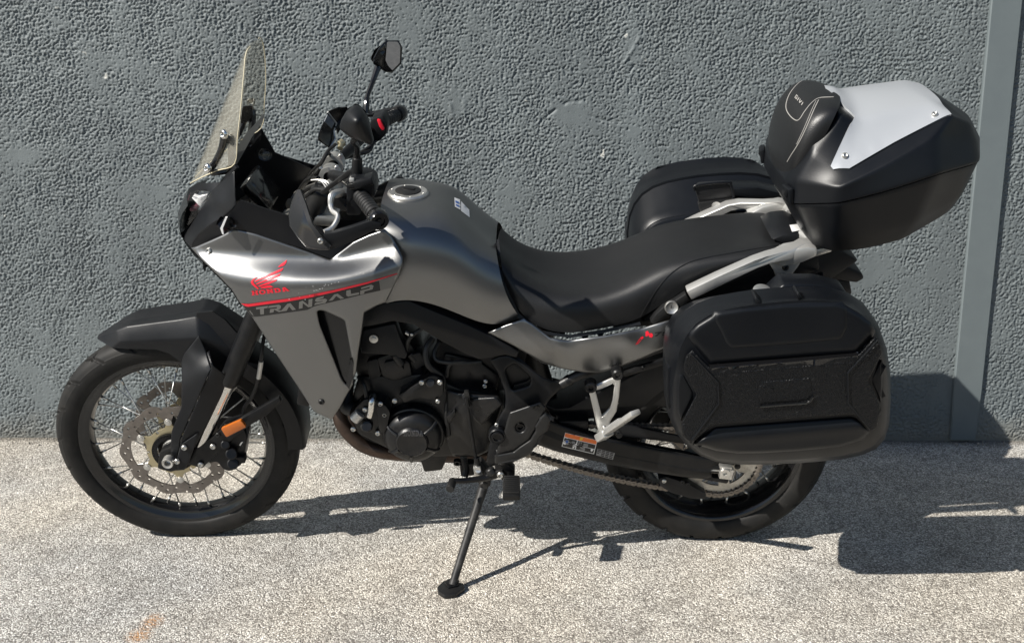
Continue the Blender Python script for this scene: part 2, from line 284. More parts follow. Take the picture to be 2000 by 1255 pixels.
# hand-trowelled smears and the lift line of the render
def dab(px, py, rx, rz, amt):
    global level
    v = RL @ ray_l(px, py); w0 = Vector((0, WALL_Y, 0)); t = (w0 - CAM).dot(WN) / v.dot(WN); p = CAM + v * t
    s = (p - w0).dot(WD); level = level - amt * np.exp(-((SX - s) / rx) ** 2 - ((SZ - p.z) / rz) ** 2)
for a in ((1235, 90, .03, .06, .5), (1120, 215, .10, .03, .45), (890, 215, .03, .05, .5), (60, 300, .12, .03, .5), (1680, 540, .16, .05, .35), (1090, 740, .05, .05, .5), (1860, 770, .1, .04, .4), (600, 560, .1, .03, .3)):
    dab(*a)
lift = np.exp(-((SZ - 1.03 - 0.004 * noise2(SX * 6, SX * 0 + .3, 8)) / 0.012) ** 2)
level -= 0.10 * lift * (SX < -0.3)
pit = np.clip(level - rough, 0, None)
hgt = 0.10 * level - 0.66 * np.minimum(pit, 0.8) ** 0.66 + 0.035 * noise2(lx * 30, lz * 30, 14)
fade = np.clip((SX + 2.98) / 0.03, 0, 1) * np.clip((3.23 - SX) / 0.03, 0, 1) * np.clip((1.79 - SZ) / 0.02, 0, 1)
def scar(pl, w, dpt):
    global hgt
    q = []
    for (px, py) in pl:
        v = RL @ ray_l(px, py); w0 = Vector((0, WALL_Y, 0)); p = CAM + v * ((w0 - CAM).dot(WN) / v.dot(WN)); q.append(np.array([(p - w0).dot(WD), p.z]))
    dd = np.full(SX.shape, 9.0)
    for a, b in zip(q, q[1:]):
        ab = b - a; t = np.clip(((SX - a[0]) * ab[0] + (SZ - a[1]) * ab[1]) / (ab @ ab), 0, 1); dd = np.minimum(dd, np.hypot(SX - a[0] - t * ab[0], SZ - a[1] - t * ab[1]))
    hgt = hgt + 0.62 * dpt * np.exp(-((dd + 0.004 * noise2(SX * 70, SZ * 70, 21)) / w) ** 2) * np.clip(0.75 + 1.2 * noise2(SX * 45, SZ * 45, 22), 0, 1.3)
scar([(1056, 238), (1072, 224), (1085, 214)], .005, -.7); scar([(1100, 203), (1115, 197), (1128, 198), (1142, 195)], .005, -.8); scar([(1150, 225), (1180, 236), (1210, 238)], .004, -.5)
scar([(880, 205), (884, 240)], .006, .4); scar([(905, 200), (908, 240)], .006, .4); scar([(1222, 120), (1236, 96), (1250, 72)], .006, .5); scar([(1225, 140), (1240, 128)], .005, -.6)
hgt = hgt * 0.0115 * fade + 0.004 * noise2(SX * 1.3, SZ * 1.3, 9) * fade
foot = np.clip((0.03 - SZ) / 0.03, 0, 1); hgt = hgt * (1 - 0.6 * foot) - 0.004 * foot
wco = np.stack([WD.x * SX + WN.x * hgt, WALL_Y + WD.y * SX + WN.y * hgt, SZ], -1)
wall = link('wall', grid_mesh(wco, len(ws), len(wz)), mat_wall(), smooth=0)
tag(wall, 'dark grey painted roughcast wall standing behind the motorcycle', 'wall')

# the flat metal cover strip up the wall
def wall_pt(s, z, out): return Vector((WD.x * s + WN.x * out, WALL_Y + WD.y * s + WN.y * out, z))
def build_strip():
    bm = bmesh.new(); s0, s1 = 1.8005, 1.9055; prof = [(s0, -.02), (s0, 0.010), (s0 + .004, 0.0145), (s1 - .004, 0.0145), (s1, 0.010), (s1, -.02)]
    zs = [0.012] + list(np.linspace(0.2, 5.0, 25)); rows = []
    for k, z in enumerate(zs):
        rows.append([bm.verts.new(wall_pt(s + (0.006 if (k == 0 and i < 3) else -0.006 if (k == 0 and i > 2) else 0), z, o + 0.0006 * math.sin(z * 5 + i))) for i, (s, o) in enumerate(prof)])
    for a, b in zip(rows, rows[1:]):
        for i in range(len(prof) - 1): bm.faces.new((a[i], a[i + 1], b[i + 1], b[i]))
    bm.faces.new(rows[0]); bm.faces.new(rows[-1][::-1])
    return from_bm(bm)
strip = link('metal_cover_strip', build_strip(), M('grey_painted_steel', (0.115, 0.136, 0.142), 0.48, grain=(60, 0.12, 0.001), var=(12, (0.125, 0.147, 0.152)), wr=(9, .08)))
tag(strip, 'smooth grey painted metal strip running up the roughcast wall', 'strip')

# grit and crumbs swept against the foot of the wall
random.seed(11); gv, gf = [], []
for k in range(900):
    s_ = random.uniform(-1.9, 2.25); o_ = abs(random.gauss(0, .045)) + .004; r_ = random.uniform(.0012, .0042) * (1.6 if random.random() < .06 else 1); c_ = wall_pt(s_, r_ * .5, o_); b0 = len(gv)
    for d_ in ((1, 0, 0), (-1, 0, 0), (0, 1, 0), (0, -1, 0), (0, 0, 1), (0, 0, -1)): gv.append(c_ + Vector(d_) * r_ * random.uniform(.6, 1.3))
    gf += [(b0 + a, b0 + b, b0 + c) for a, b, c in ((0, 2, 4), (2, 1, 4), (1, 3, 4), (3, 0, 4), (2, 0, 5), (1, 2, 5), (3, 1, 5), (0, 3, 5))]
grit = link('grit', mesh(gv, gf), M('grit_stone', (.30, .28, .245), .8, var=(60, (.16, .145, .12))), smooth=0); tag(grit, 'loose grit and crumbs lying along the foot of the wall', 'grit', 'stuff')

# ================================================================ MODELLING HELPERS (bike coordinates)
def chaikin(pts, n=1, closed=True):
    pts = [tuple(p) for p in pts]
    for _ in range(n):
        q = []; m = len(pts)
        rng = range(m) if closed else range(m - 1)
        if not closed: q.append(pts[0])
        for i in rng:
            a, b = pts[i], pts[(i + 1) % m]
            q.append(tuple(x * .75 + y * .25 for x, y in zip(a, b))); q.append(tuple(x * .25 + y * .75 for x, y in zip(a, b)))
        if not closed: q.append(pts[-1])
        pts = q
    return pts
def rounded(pts, r, n=4):
    """polygon with its corners rounded by r (same unit as pts)"""
    out = []; m = len(pts)
    for i in range(m):
        p0, p1, p2 = Vector(pts[i - 1][:2]), Vector(pts[i][:2]), Vector(pts[(i + 1) % m][:2])
        a, b = (p0 - p1), (p2 - p1); rr = min(r, a.length * .45, b.length * .45); A = p1 + a.normalized() * rr; B = p1 + b.normalized() * rr
        for k in range(n + 1):
            t = k / n; q = A * (1 - t) ** 2 + p1 * 2 * t * (1 - t) + B * t * t; out.append((q.x, q.y))
    return out
def spline(pts, n=6):
    P_ = [Vector(p) for p in pts]
    if len(P_) < 3: return P_
    out = []
    for i in range(len(P_) - 1):
        p0 = P_[i - 1] if i else P_[0] * 2 - P_[1]; p1, p2 = P_[i], P_[i + 1]; p3 = P_[i + 2] if i + 2 < len(P_) else P_[-1] * 2 - P_[-2]
        for k in range(n):
            t = k / n; out.append(0.5 * ((2 * p1) + (p2 - p0) * t + (2 * p0 - 5 * p1 + 4 * p2 - p3) * t * t + (3 * p1 - p0 - 3 * p2 + p3) * t ** 3))
    out.append(P_[-1]); return out
def bevel_bm(bm, w, seg=2, ang=28):
    es = [e for e in bm.edges if len(e.link_faces) == 2 and e.calc_face_angle(0) > R(ang)]
    if es and w > 0: bmesh.ops.bevel(bm, geom=es, offset=w, segments=seg, profile=0.5, affect='EDGES', clamp_overlap=True)
def bevelled(me, w, seg=3, ang=10):
    bm = bmesh.new(); bm.from_mesh(me); bevel_bm(bm, w, seg, ang); return from_bm(bm, False)
def mirrored(me):
    m = me.copy(); m.transform(Matrix.Scale(-1, 4, (0, 1, 0))); m.flip_normals(); return m
def prism(outline, y0, y1, bev=0.002, taper=0.0):
    """outline: photo points on plane y0 (nearest the camera side) or local (x, z); extruded to plane y1; taper shrinks the near face"""
    pts = []
    for p in outline:
        if abs(p[0]) > 5: q = U(p[0], p[1], p[2] if len(p) > 2 else y0)
        else: q = Vector((p[0], y0, p[1]))
        pts.append(q)
    c = sum((Vector((q.x, 0, q.z)) for q in pts), Vector()) / len(pts)
    bm = bmesh.new()
    near = [bm.verts.new((q.x + (c.x - q.x) * taper, q.y, q.z + (c.z - q.z) * taper)) for q in pts]
    far = [bm.verts.new((q.x, q.y + (y1 - y0), q.z)) for q in pts]
    bm.faces.new(near); bm.faces.new(far[::-1]); n = len(pts)
    for i in range(n): bm.faces.new((near[i], far[i], far[(i + 1) % n], near[(i + 1) % n]))
    bmesh.ops.recalc_face_normals(bm, faces=bm.faces); bevel_bm(bm, bev); return from_bm(bm)
def tube(path, r, n=12, smooth=True, cap=True, sub=6):
    pts = [P(p) for p in path]; rs = r if isinstance(r, (list, tuple)) else [r] * len(pts)
    if smooth and len(pts) > 2:
        rr = []; m = len(pts)
        for i in range(m - 1):
            for k in range(sub): rr.append(rs[i] + (rs[i + 1] - rs[i]) * k / sub)
        rr.append(rs[-1]); pts = spline(pts, sub); rs = rr
    bm = bmesh.new(); rings = []; prev = None
    for i, p in enumerate(pts):
        t = (pts[min(i + 1, len(pts) - 1)] - pts[max(i - 1, 0)]).normalized()
        if prev is None: u = t.orthogonal().normalized()
        else: u = (prev - t * prev.dot(t)).normalized()
        prev = u; v = t.cross(u)
        rings.append([bm.verts.new(p + (u * math.cos(2 * math.pi * k / n) + v * math.sin(2 * math.pi * k / n)) * rs[i]) for k in range(n)])
    for a, b in zip(rings, rings[1:]):
        for k in range(n): bm.faces.new((a[k], a[(k + 1) % n], b[(k + 1) % n], b[k]))
    if cap: bm.faces.new(rings[0][::-1]); bm.faces.new(rings[-1])
    return from_bm(bm)
def rod(p0, p1, r0, r1=None, n=20, bev=0.0):
    p0, p1 = P(p0), P(p1); d = (p1 - p0); L = d.length; r1 = r0 if r1 is None else r1
    b = min(bev, r0 * .45, L * .45)
    prof = [(0, 0), (r0 - b, 0), (r0, b), (r1, L - b), (r1 - b, L), (0, L)] if b > 0 else [(0, 0), (r0, 0), (r1, L), (0, L)]
    return revolve(prof, p0, d, n)
def revolve(prof, o, d, n=32, closed=False):
    """profile (radius, height) turned about the axis through o along d"""
    o = P(o); d = Vector(d).normalized(); u = d.orthogonal().normalized(); v = d.cross(u); bm = bmesh.new(); rings = []
    for (r, h) in prof:
        if r < 1e-7: rings.append([bm.verts.new(o + d * h)])
        else: rings.append([bm.verts.new(o + d * h + (u * math.cos(2 * math.pi * k / n) + v * math.sin(2 * math.pi * k / n)) * r) for k in range(n)])
    prs = list(zip(rings, rings[1:])) + ([(rings[-1], rings[0])] if closed else [])
    for a, b in prs:
        for k in range(n):
            k2 = (k + 1) % n
            if len(a) == 1 and len(b) == 1: continue
            if len(a) == 1: bm.faces.new((a[0], b[k2], b[k]))
            elif len(b) == 1: bm.faces.new((a[k], a[k2], b[0]))
            else: bm.faces.new((a[k], a[k2], b[k2], b[k]))
    return from_bm(bm)
def box(c, sx, sy, sz, rot=None, bev=0.002):
    bm = bmesh.new(); bmesh.ops.create_cube(bm, size=1); bmesh.ops.scale(bm, vec=(sx, sy, sz), verts=bm.verts)
    bevel_bm(bm, bev); m = Matrix.Translation(P(c))
    if rot is not None: m = m @ rot.to_4x4()
    bmesh.ops.transform(bm, matrix=m, verts=bm.verts); return from_bm(bm)
def join(*mes):
    bm = bmesh.new()
    for m in mes: bm.from_mesh(m)
    return from_bm(bm, False)
def loft(rows, mirror=True, cap=False, closed_row=False, sub=2):
    """rows of points (photo points with depth, or local); mirror: rows run from the left edge up to the centre line"""
    rws = []
    for r in rows:
        q = [P(p) for p in r]
        if mirror: q = q + [Vector((p.x, -p.y, p.z)) for p in q[-2::-1]] if abs(q[-1].y) < 1e-6 else q + [Vector((p.x, -p.y, p.z)) for p in q[::-1]]
        rws.append(q)
    bm = bmesh.new(); V = [[bm.verts.new(p) for p in r] for r in rws]
    for a, b in zip(V, V[1:]):
        n = len(a)
        for k in range(n if closed_row else n - 1):
            bm.faces.new((a[k], a[(k + 1) % n], b[(k + 1) % n], b[k]))
    if cap: bm.faces.new(V[0][::-1]); bm.faces.new(V[-1])
    bmesh.ops.remove_doubles(bm, verts=bm.verts, dist=1e-5)
    if sub:
        me = from_bm(bm); return subdiv(me, sub)
    return from_bm(bm)
def subdiv(me, lv):
    o = bpy.data.objects.new('tmp', me); COL.objects.link(o); md = o.modifiers.new('s', 'SUBSURF'); md.levels = lv; md.render_levels = lv
    md.boundary_smooth = 'PRESERVE_CORNERS'
    dg = bpy.context.evaluated_depsgraph_get(); me2 = bpy.data.meshes.new_from_object(o.evaluated_get(dg)); bpy.data.objects.remove(o); return me2
def solidify(me, t):
    o = bpy.data.objects.new('tmp', me); COL.objects.link(o); md = o.modifiers.new('s', 'SOLIDIFY'); md.thickness = t; md.offset = -1; md.use_even_offset = False
    dg = bpy.context.evaluated_depsgraph_get(); me2 = bpy.data.meshes.new_from_object(o.evaluated_get(dg)); bpy.data.objects.remove(o); return me2
def tps(ctrl):
    X = np.array([[c[0] / 300., c[1] / 300.] for c in ctrl]); y = np.array([c[2] for c in ctrl]); n = len(X)
    def k(d2): return np.where(d2 > 1e-12, 0.5 * d2 * np.log(np.maximum(d2, 1e-12)), 0)
    K = k(((X[:, None] - X[None]) ** 2).sum(-1)) + 1e-6 * np.eye(n); Q = np.hstack([np.ones((n, 1)), X])
    A = np.block([[K, Q], [Q.T, np.zeros((3, 3))]]); w = np.linalg.solve(A, np.concatenate([y, np.zeros(3)]))
    def f(px, py):
        p = np.stack([np.asarray(px, float) / 300., np.asarray(py, float) / 300.], -1)
        return k(((p[..., None, :] - X) ** 2).sum(-1)) @ w[:n] + w[n] + p @ w[n + 1:]
    return f
def inside(pt, poly):
    x, y = pt; c = False; j = len(poly) - 1
    for i in range(len(poly)):
        xi, yi = poly[i][0], poly[i][1]; xj, yj = poly[j][0], poly[j][1]
        if (yi > y) != (yj > y) and x < (xj - xi) * (y - yi) / (yj - yi) + xi: c = not c
        j = i
    return c
def edge_dist(pts, poly):
    A = np.array([p[:2] for p in poly], float); B = np.roll(A, -1, 0); d = np.full(len(pts), 1e9); P0 = np.asarray(pts, float)
    for a, b in zip(A, B):
        ab = b - a; t = np.clip(((P0 - a) @ ab) / max(ab @ ab, 1e-9), 0, 1); d = np.minimum(d, np.linalg.norm(P0 - (a + t[:, None] * ab), axis=1))
    return d
def tri_region(outline, holes=(), step=10, rings=()):
    """triangulate a region of the plane; returns points, triangles"""
    pts = []; edges = []
    def add_loop(poly):
        s = len(pts); q = []
        for i in range(len(poly)):
            a = np.array(poly[i][:2], float); b = np.array(poly[(i + 1) % len(poly)][:2], float); n = max(1, int(math.ceil(np.linalg.norm(b - a) / step)))
            for k in range(n): q.append(a + (b - a) * k / n)
        pts.extend(q)
        for i in range(len(q)): edges.append((s + i, s + (i + 1) % len(q)))
    add_loop(outline)
    for h in holes: add_loop(h)
    A = np.array([p[:2] for p in outline], float); lo, hi = A.min(0), A.max(0); g = []
    r = 0; yv = lo[1] + step * .5
    while yv < hi[1]:
        xv = lo[0] + step * (.25 if r % 2 else .75)
        while xv < hi[0]: g.append((xv, yv)); xv += step
        yv += step * .87; r += 1
    rp = []
    if rings:
        loops = [(outline, 1)] + [(h, -1) for h in holes]
        for lp, sg in loops:
            q = []
            for i in range(len(lp)):
                a = np.array(lp[i][:2], float); b = np.array(lp[(i + 1) % len(lp)][:2], float); n = max(1, int(math.ceil(np.linalg.norm(b - a) / step)))
                for k in range(n): q.append(a + (b - a) * k / n)
            q = np.array(q); tn = np.roll(q, -1, 0) - np.roll(q, 1, 0); nn = np.stack([-tn[:, 1], tn[:, 0]], -1); nn /= np.maximum(np.linalg.norm(nn, axis=1, keepdims=True), 1e-9)
            ar = 0.5 * np.sum(q[:, 0] * np.roll(q[:, 1], -1) - np.roll(q[:, 0], -1) * q[:, 1])
            if ar < 0: nn = -nn
            for d in rings:
                c = q + nn * d * sg
                dd = edge_dist(c, outline)
                for h in holes: dd = np.minimum(dd, edge_dist(c, h))
                for p, e in zip(c, dd):
                    if e > d * .96 and inside(p, outline) and not any(inside(p, h) for h in holes): rp.append(p)
    rmax = max(rings) if rings else 0
    pts.extend(rp)
    if g:
        G = np.array(g); ok = edge_dist(G, outline) > rmax + step * .45
        for h in holes: ok &= edge_dist(G, h) > rmax + step * .45
        for p, o in zip(g, ok):
            if o and inside(p, outline) and not any(inside(p, h) for h in holes): pts.append(np.array(p))
    rv, _, rf, _, _, _ = geometry.delaunay_2d_cdt([Vector((float(p[0]), float(p[1]))) for p in pts], edges, [], 0, 1e-5)
    tris = []
    for f in rf:
        c = sum((rv[i] for i in f), Vector((0, 0))) / len(f)
        if inside(c, outline) and not any(inside(c, h) for h in holes): tris.append(tuple(f))
    return [(v.x, v.y) for v in rv], tris
def panel(outline, depth, thick=0.004, holes=(), step=9, edge=None, mirror=False, extra=None):
    """a shell whose outline is traced in the photo and whose sideways position comes from 'depth' (control points or function);
    edge=(width px, depth m) rolls the rim inwards"""
    f = tps(depth) if isinstance(depth, (list, tuple)) else depth
    pts, tris = tri_region(outline, holes, step, [edge[0] * k for k in (.12, .35, .65, 1.0)] if edge else ()); A = np.array(pts)
    y = np.asarray(f(A[:, 0], A[:, 1]), float)
    if edge:
        d = edge_dist(pts, outline)
        for h in holes: d = np.minimum(d, edge_dist(pts, h))
        t = np.clip(d / edge[0], 0, 1); y = y + edge[1] * (1 - np.sqrt(np.clip(1 - (1 - t) ** 2, 0, 1)))
    if extra is not None: y = y + extra(A[:, 0], A[:, 1])
    V = [U(p[0], p[1], yy) for p, yy in zip(pts, y)]
    me = mesh(V, tris); bm = bmesh.new(); bm.from_mesh(me); bmesh.ops.recalc_face_normals(bm, faces=bm.faces)
    s = sum(f_.normal.y * f_.calc_area() for f_ in bm.faces)
    if s > 0: bmesh.ops.reverse_faces(bm, faces=bm.faces)
    me = from_bm(bm, False)
    return solidify(me, thick) if thick else me
class Surf:
    def __init__(s, obs):
        vs, fs = [], []
        for o in (obs if isinstance(obs, (list, tuple)) else [obs]):
            b = len(vs); vs += [v.co.copy() for v in o.data.vertices]; fs += [tuple(b + i for i in p.vertices) for p in o.data.polygons]
        s.t = BVHTree.FromPolygons(vs, fs)
    def hit(s, px, py):
        h = s.t.ray_cast(CAM_L, ray_l(px, py)); return (h[0], h[1]) if h[0] is not None else (None, None)
def decal(surf, polys, lift=0.0007, step=6, fall_y=-0.2):
    """thin print that follows a surface: polygons (outline, holes) traced in the photo"""
    vs, fs = [], []
    for poly in polys:
        out, holes = (poly if isinstance(poly, tuple) else (poly, []))
        pts, tris = tri_region(out, holes, step); b = len(vs); ok = []
        for p in pts:
            h, n = surf.hit(*p)
            if h is None: vs.append(U(p[0], p[1], fall_y)); ok.append(False)
            else:
                if n.dot(ray_l(*p)) > 0: n = -n
                vs.append(h + n * lift); ok.append(True)
        fs += [tuple(b + i for i in t) for t in tris if all(ok[i] for i in t)]
    bm = bmesh.new(); bm.from_mesh(mesh(vs, fs)); me = from_bm(bm); return me
_boltmesh = {}
def bolt_me(kind='hex'):
    if kind not in _boltmesh:
        n = 18
        prof = [(0, 0.35), (0.42, 0.35), (0.45, 0.62), (0.62, 0.7), (0.9, 0.55), (1.0, 0.3), (1.0, 0)] if kind == 'socket' else [(0, 0.75), (0.45, 0.72), (0.62, 0.68), (0.64, 0.32), (1.0, 0.28), (1.05, 0)]
        _boltmesh[kind] = revolve(prof, (0, 0, 0), (0, 0, 1), n)
    return _boltmesh[kind]
def bolt(parent, p, r, d=(0, -1, 0), mat='bolt', kind='socket', name='bolt', h=1.0):
    p = P(p); me = bolt_me(kind)
    key = (kind, mat)
    if key not in _boltmesh:
        m2 = me.copy(); m2.materials.clear(); m2.materials.append(MT[mat]); m2.shade_smooth(); m2.set_sharp_from_angle(angle=R(40)); _boltmesh[key] = m2
    q = Vector(d).normalized().to_track_quat('Z', 'Y').to_matrix().to_4x4()
    return link(name, _boltmesh[key], None, parent, Matrix.Translation(p) @ q @ Matrix.Diagonal((r, r, r * h, 1)), smooth=0)

bike = empty('motorcycle'); bike.rotation_euler = (LEAN, 0, 0)
tag(bike, 'grey and black touring motorcycle leaning on its side stand before the wall', 'motorcycle')

# ================================================================ WHEELS
def flat(outline, holes, y0, t, bev=0.0, step=0.03):
    """plate in the bike's side plane: outline and holes in local (x, z) metres"""
    S = 1000.0; pts, tris = tri_region([(a * S, b * S) for a, b in outline], [[(a * S, b * S) for a, b in h] for h in holes], step * S)
    return extrude_tris([(a / S, b / S) for a, b in pts], tris, y0, t)
def extrude_tris(pts, tris, y0, t):
    n = len(pts); vs = [(a, y0, b) for a, b in pts] + [(a, y0 + t, b) for a, b in pts]; fs = [tuple(f) for f in tris] + [tuple(n + i for i in f[::-1]) for f in tris]
    cnt = {}
    for f in tris:
        for i in range(3):
            e = (f[i], f[(i + 1) % 3]); k = tuple(sorted(e)); cnt.setdefault(k, []).append(e)
    for k, e in cnt.items():
        if len(e) == 1: a, b = e[0]; fs.append((b, a, n + a, n + b))
    bm = bmesh.new(); bm.from_mesh(mesh(vs, fs)); return from_bm(bm)
def circ(cx, cz, r, n=24, a0=0.0, fn=None): return [(cx + (r if fn is None else fn(a0 + 2 * math.pi * k / n)) * math.cos(a0 + 2 * math.pi * k / n), cz + (r if fn is None else fn(a0 + 2 * math.pi * k / n)) * math.sin(a0 + 2 * math.pi * k / n)) for k in range(n)]
def tyre_mesh(C, prof, nth, groove):
    """prof: (y, r) from the left bead over the crown to the right bead"""
    pr = spline([Vector((a, b, 0)) for a, b in prof], 6); ys = np.array([p.x for p in pr]); rs = np.array([p.y for p in pr])
    th = np.linspace(0, 2 * np.pi, nth, endpoint=False); T, Y = np.meshgrid(th, ys, indexing='ij'); RR = np.broadcast_to(rs, T.shape) - groove(T, Y, np.broadcast_to(rs, T.shape))
    co = np.stack([C.x + RR * np.cos(T), C.y + Y, C.z + RR * np.sin(T)], -1).reshape(-1, 3); m = len(ys)
    fs = [(i * m + j, ((i + 1) % nth) * m + j, ((i + 1) % nth) * m + j + 1, i * m + j + 1) for i in range(nth) for j in range(m - 1)]
    me = mesh(co, fs); me.flip_normals(); return me
def wheel(C, tyre_prof, groove, rim_prof, hub_prof, nsp, hub_r, hub_y, rim_r, rim_y, rim_mat, label, st):
    f = steer if st else (lambda m: m)
    rim = link('wheel', f(revolve([(r, y) for y, r in rim_prof], C, (0, 1, 0), 128, closed=True)), MT[rim_mat], bike, smooth=40); rim['label'] = label
    link('tyre', f(tyre_mesh(C, tyre_prof, 900, groove)), MT['rubber'], rim, smooth=50)
    link('hub', f(revolve([(r, y) for y, r in hub_prof], C, (0, 1, 0), 40)), MT['dark'], rim)
    # one spoke mesh shared by all
    a0 = Vector((hub_r, -hub_y, 0)); ang = R(62); p0 = Vector((hub_r * math.cos(ang), -hub_y, hub_r * math.sin(ang))); p1 = Vector((rim_r, -rim_y, 0))
    L = (p1 - p0).length
    sp = join(rod((0, 0, 0), (0, 0, L - .014), .0020, n=7), rod((0, 0, L - .020), (0, 0, L), .0034, .0038, n=8)); sp.materials.append(MT['bolt']); sp.shade_smooth()
    for k in range(nsp):
        side = -1 if k % 2 == 0 else 1; sg = 1 if (k // 2) % 2 == 0 else -1; th = 2 * math.pi * k / nsp + 0.04
        h = Vector((hub_r * math.cos(th + sg * ang), side * hub_y, hub_r * math.sin(th + sg * ang))); r = Vector((rim_r * math.cos(th), side * rim_y, rim_r * math.sin(th)))
        d = (r - h); m = Matrix.Translation(C + h) @ d.to_track_quat('Z', 'Y').to_matrix().to_4x4() @ Matrix.Diagonal((1, 1, d.length / L, 1))
        link('spoke', sp, None, rim, (STM @ m) if st else m, smooth=0)
    return rim
CF = Vector((-0.78, 0, 0.345)); CR = Vector((0.782, 0, 0.322))
def groove_f(T, Y, rr):
    s = np.abs(Y); lat = np.clip((rr - 0.318) / 0.006, 0, 1)
    u = (T * 20 / (2 * np.pi) + 14 * s + 0.25 * np.sign(Y)) % 1.0
    d = np.minimum(u, 1 - u) * (2 * np.pi * 0.34 / 20)
    u2 = (T * 20 / (2 * np.pi) - 9 * s + 0.6 + 0.25 * np.sign(Y)) % 1.0; d2 = np.minimum(u2, 1 - u2) * (2 * np.pi * 0.34 / 20)
    g = np.maximum((d < 0.0060) * 1.0, (d2 < 0.0048) * ((s > .012) & (s < .034)))
    return g * 0.0075 * lat
def groove_r(T, Y, rr):
    s = np.abs(Y); lat = np.clip((rr - 0.286) / 0.006, 0, 1)
    u = (T * 22 / (2 * np.pi) + 7 * s + 0.25 * np.sign(Y)) % 1.0; d = np.minimum(u, 1 - u) * (2 * np.pi * 0.32 / 22)
    return (d < 0.0065) * 0.0075 * lat
tp = [(-.031, .276), (-.0405, .283), (-.0455, .297), (-.0465, .311), (-.0440, .3225), (-.0425, .3245), (-.0340, .3365), (-.020, .3445), (0, .3475)]
fw = wheel(CF, tp + [(-a, b) for a, b in tp[-2::-1]], groove_f,
      [(-.036, .281), (-.036, .274), (-.033, .268), (-.026, .262), (-.022, .252), (-.008, .246), (.008, .246), (.022, .252), (.026, .262), (.033, .268), (.036, .274), (.036, .281), (.030, .281), (.026, .266), (-.026, .266), (-.030, .281)],
      [(-.062, 0), (-.062, .026), (-.052, .028), (-.050, .052), (-.044, .054), (-.042, .034), (0, .026), (.042, .034), (.044, .054), (.050, .052), (.052, .028), (.062, .026), (.062, 0)],
      36, .048, .045, .249, .009, 'gloss', 'wire spoked front wheel with black rim', True)
tp = [(-.054, .236), (-.067, .244), (-.0745, .260), (-.0755, .276), (-.0715, .2905), (-.0690, .2935), (-.058, .307), (-.036, .3200), (0, .3255)]
rw = wheel(CR, tp + [(-a, b) for a, b in tp[-2::-1]], groove_r,
      [(-.060, .242), (-.060, .234), (-.056, .228), (-.046, .222), (-.030, .214), (-.012, .205), (.012, .205), (.030, .214), (.046, .222), (.056, .228), (.060, .234), (.060, .242), (.053, .242), (.046, .226), (-.046, .226), (-.053, .242)],
      [(-.068, 0), (-.068, .036), (-.058, .038), (-.056, .068), (-.048, .070), (-.044, .050), (0, .045), (.044, .050), (.050, .070), (.058, .068), (.060, .034), (.07, .03), (.07, 0)],
      36, .064, .050, .208, .014, 'gloss', 'wire spoked rear wheel with black rim', False)
# --- brake discs
def brake_disc(C, ro, ri, lobes, y, par, st, rb, nb, ph):
    f = steer if st else (lambda m: m); n = lobes * 14
    wave = lambda a: ro - 0.0085 * (0.5 - 0.5 * math.cos(a * lobes + 0.5 * math.sin(a * lobes))) ** 1.5
    inn = lambda a: ri - (ri - rb + 0.010) * max(0.0, math.cos((a - ph) * nb) - 0.62) / 0.38 * 0.95
    holes = [circ(0, 0, 0, 96, 0, inn)]
    for k in range(lobes):
        for da, rr in ((-.20, ro - .0105), (.02, ro - .0135), (-.10, ri + .0075), (.19, ri + .0080)):
            a = 2 * math.pi * k / lobes + da * (2 * math.pi / lobes) * 1.7; holes.append(circ(rr * math.cos(a), rr * math.sin(a), .0043, 8))
    me = flat(circ(0, 0, 0, n, 0, wave), holes, -.0025, .005, step=.05); me.transform(Matrix.Translation(C + Vector((0, y, 0))))
    d = link('brake_disc', f(me), MT['disc'], par, smooth=30); return d
ph0 = -0.1561 + R(100)
for sd in (-1, 1):
    brake_disc(CF, .155, .122, 10, sd * .068, fw, True, .0995, 6, ph0)
    car = lambda a: .078 + .021 * max(0, math.cos((a - ph0 + .0) * 6)) ** 3
    holes = [circ(0, 0, .062, 40)] + [circ(.0735 * math.cos(ph0 + R(30 + 60 * k)), .0735 * math.sin(ph0 + R(30 + 60 * k)), .0052, 8) for k in range(6)]
    me = flat(circ(0, 0, 0, 120, 0, car), holes, -.0035, .005, step=.05); me.transform(Matrix.Translation(CF + Vector((0, sd * .066, 0))))
    link('disc_carrier', steer(me), MT['gold'], fw, smooth=30)
    for k in range(6):
        a = ph0 + R(60 * k); p = CF + Vector((.0995 * math.cos(a), sd * .071, .0995 * math.sin(a)))
        o = bolt(fw, STM @ p, .0105, (0, sd, 0), 'alu', 'hex', 'disc_bobbin', .45)
me = flat(circ(0, 0, .062, 48), [circ(0, 0, .047, 40)] + [circ(.0575 * math.cos(R(9 * k)), .0575 * math.sin(R(9 * k)), .0022, 5) for k in range(40)], -.001, .004, step=.05); me.transform(Matrix.Translation(CF + Vector((0, -.076, 0))))
link('sensor_ring', steer(me), MT['dark'], fw)
me = revolve([(0, -.118), (.014, -.118), (.014, -.080), (.030, -.078), (.036, -.060), (0, -.060)], CF, (0, 1, 0), 24); link('wheel_spindle', steer(me), MT['alu'], fw)

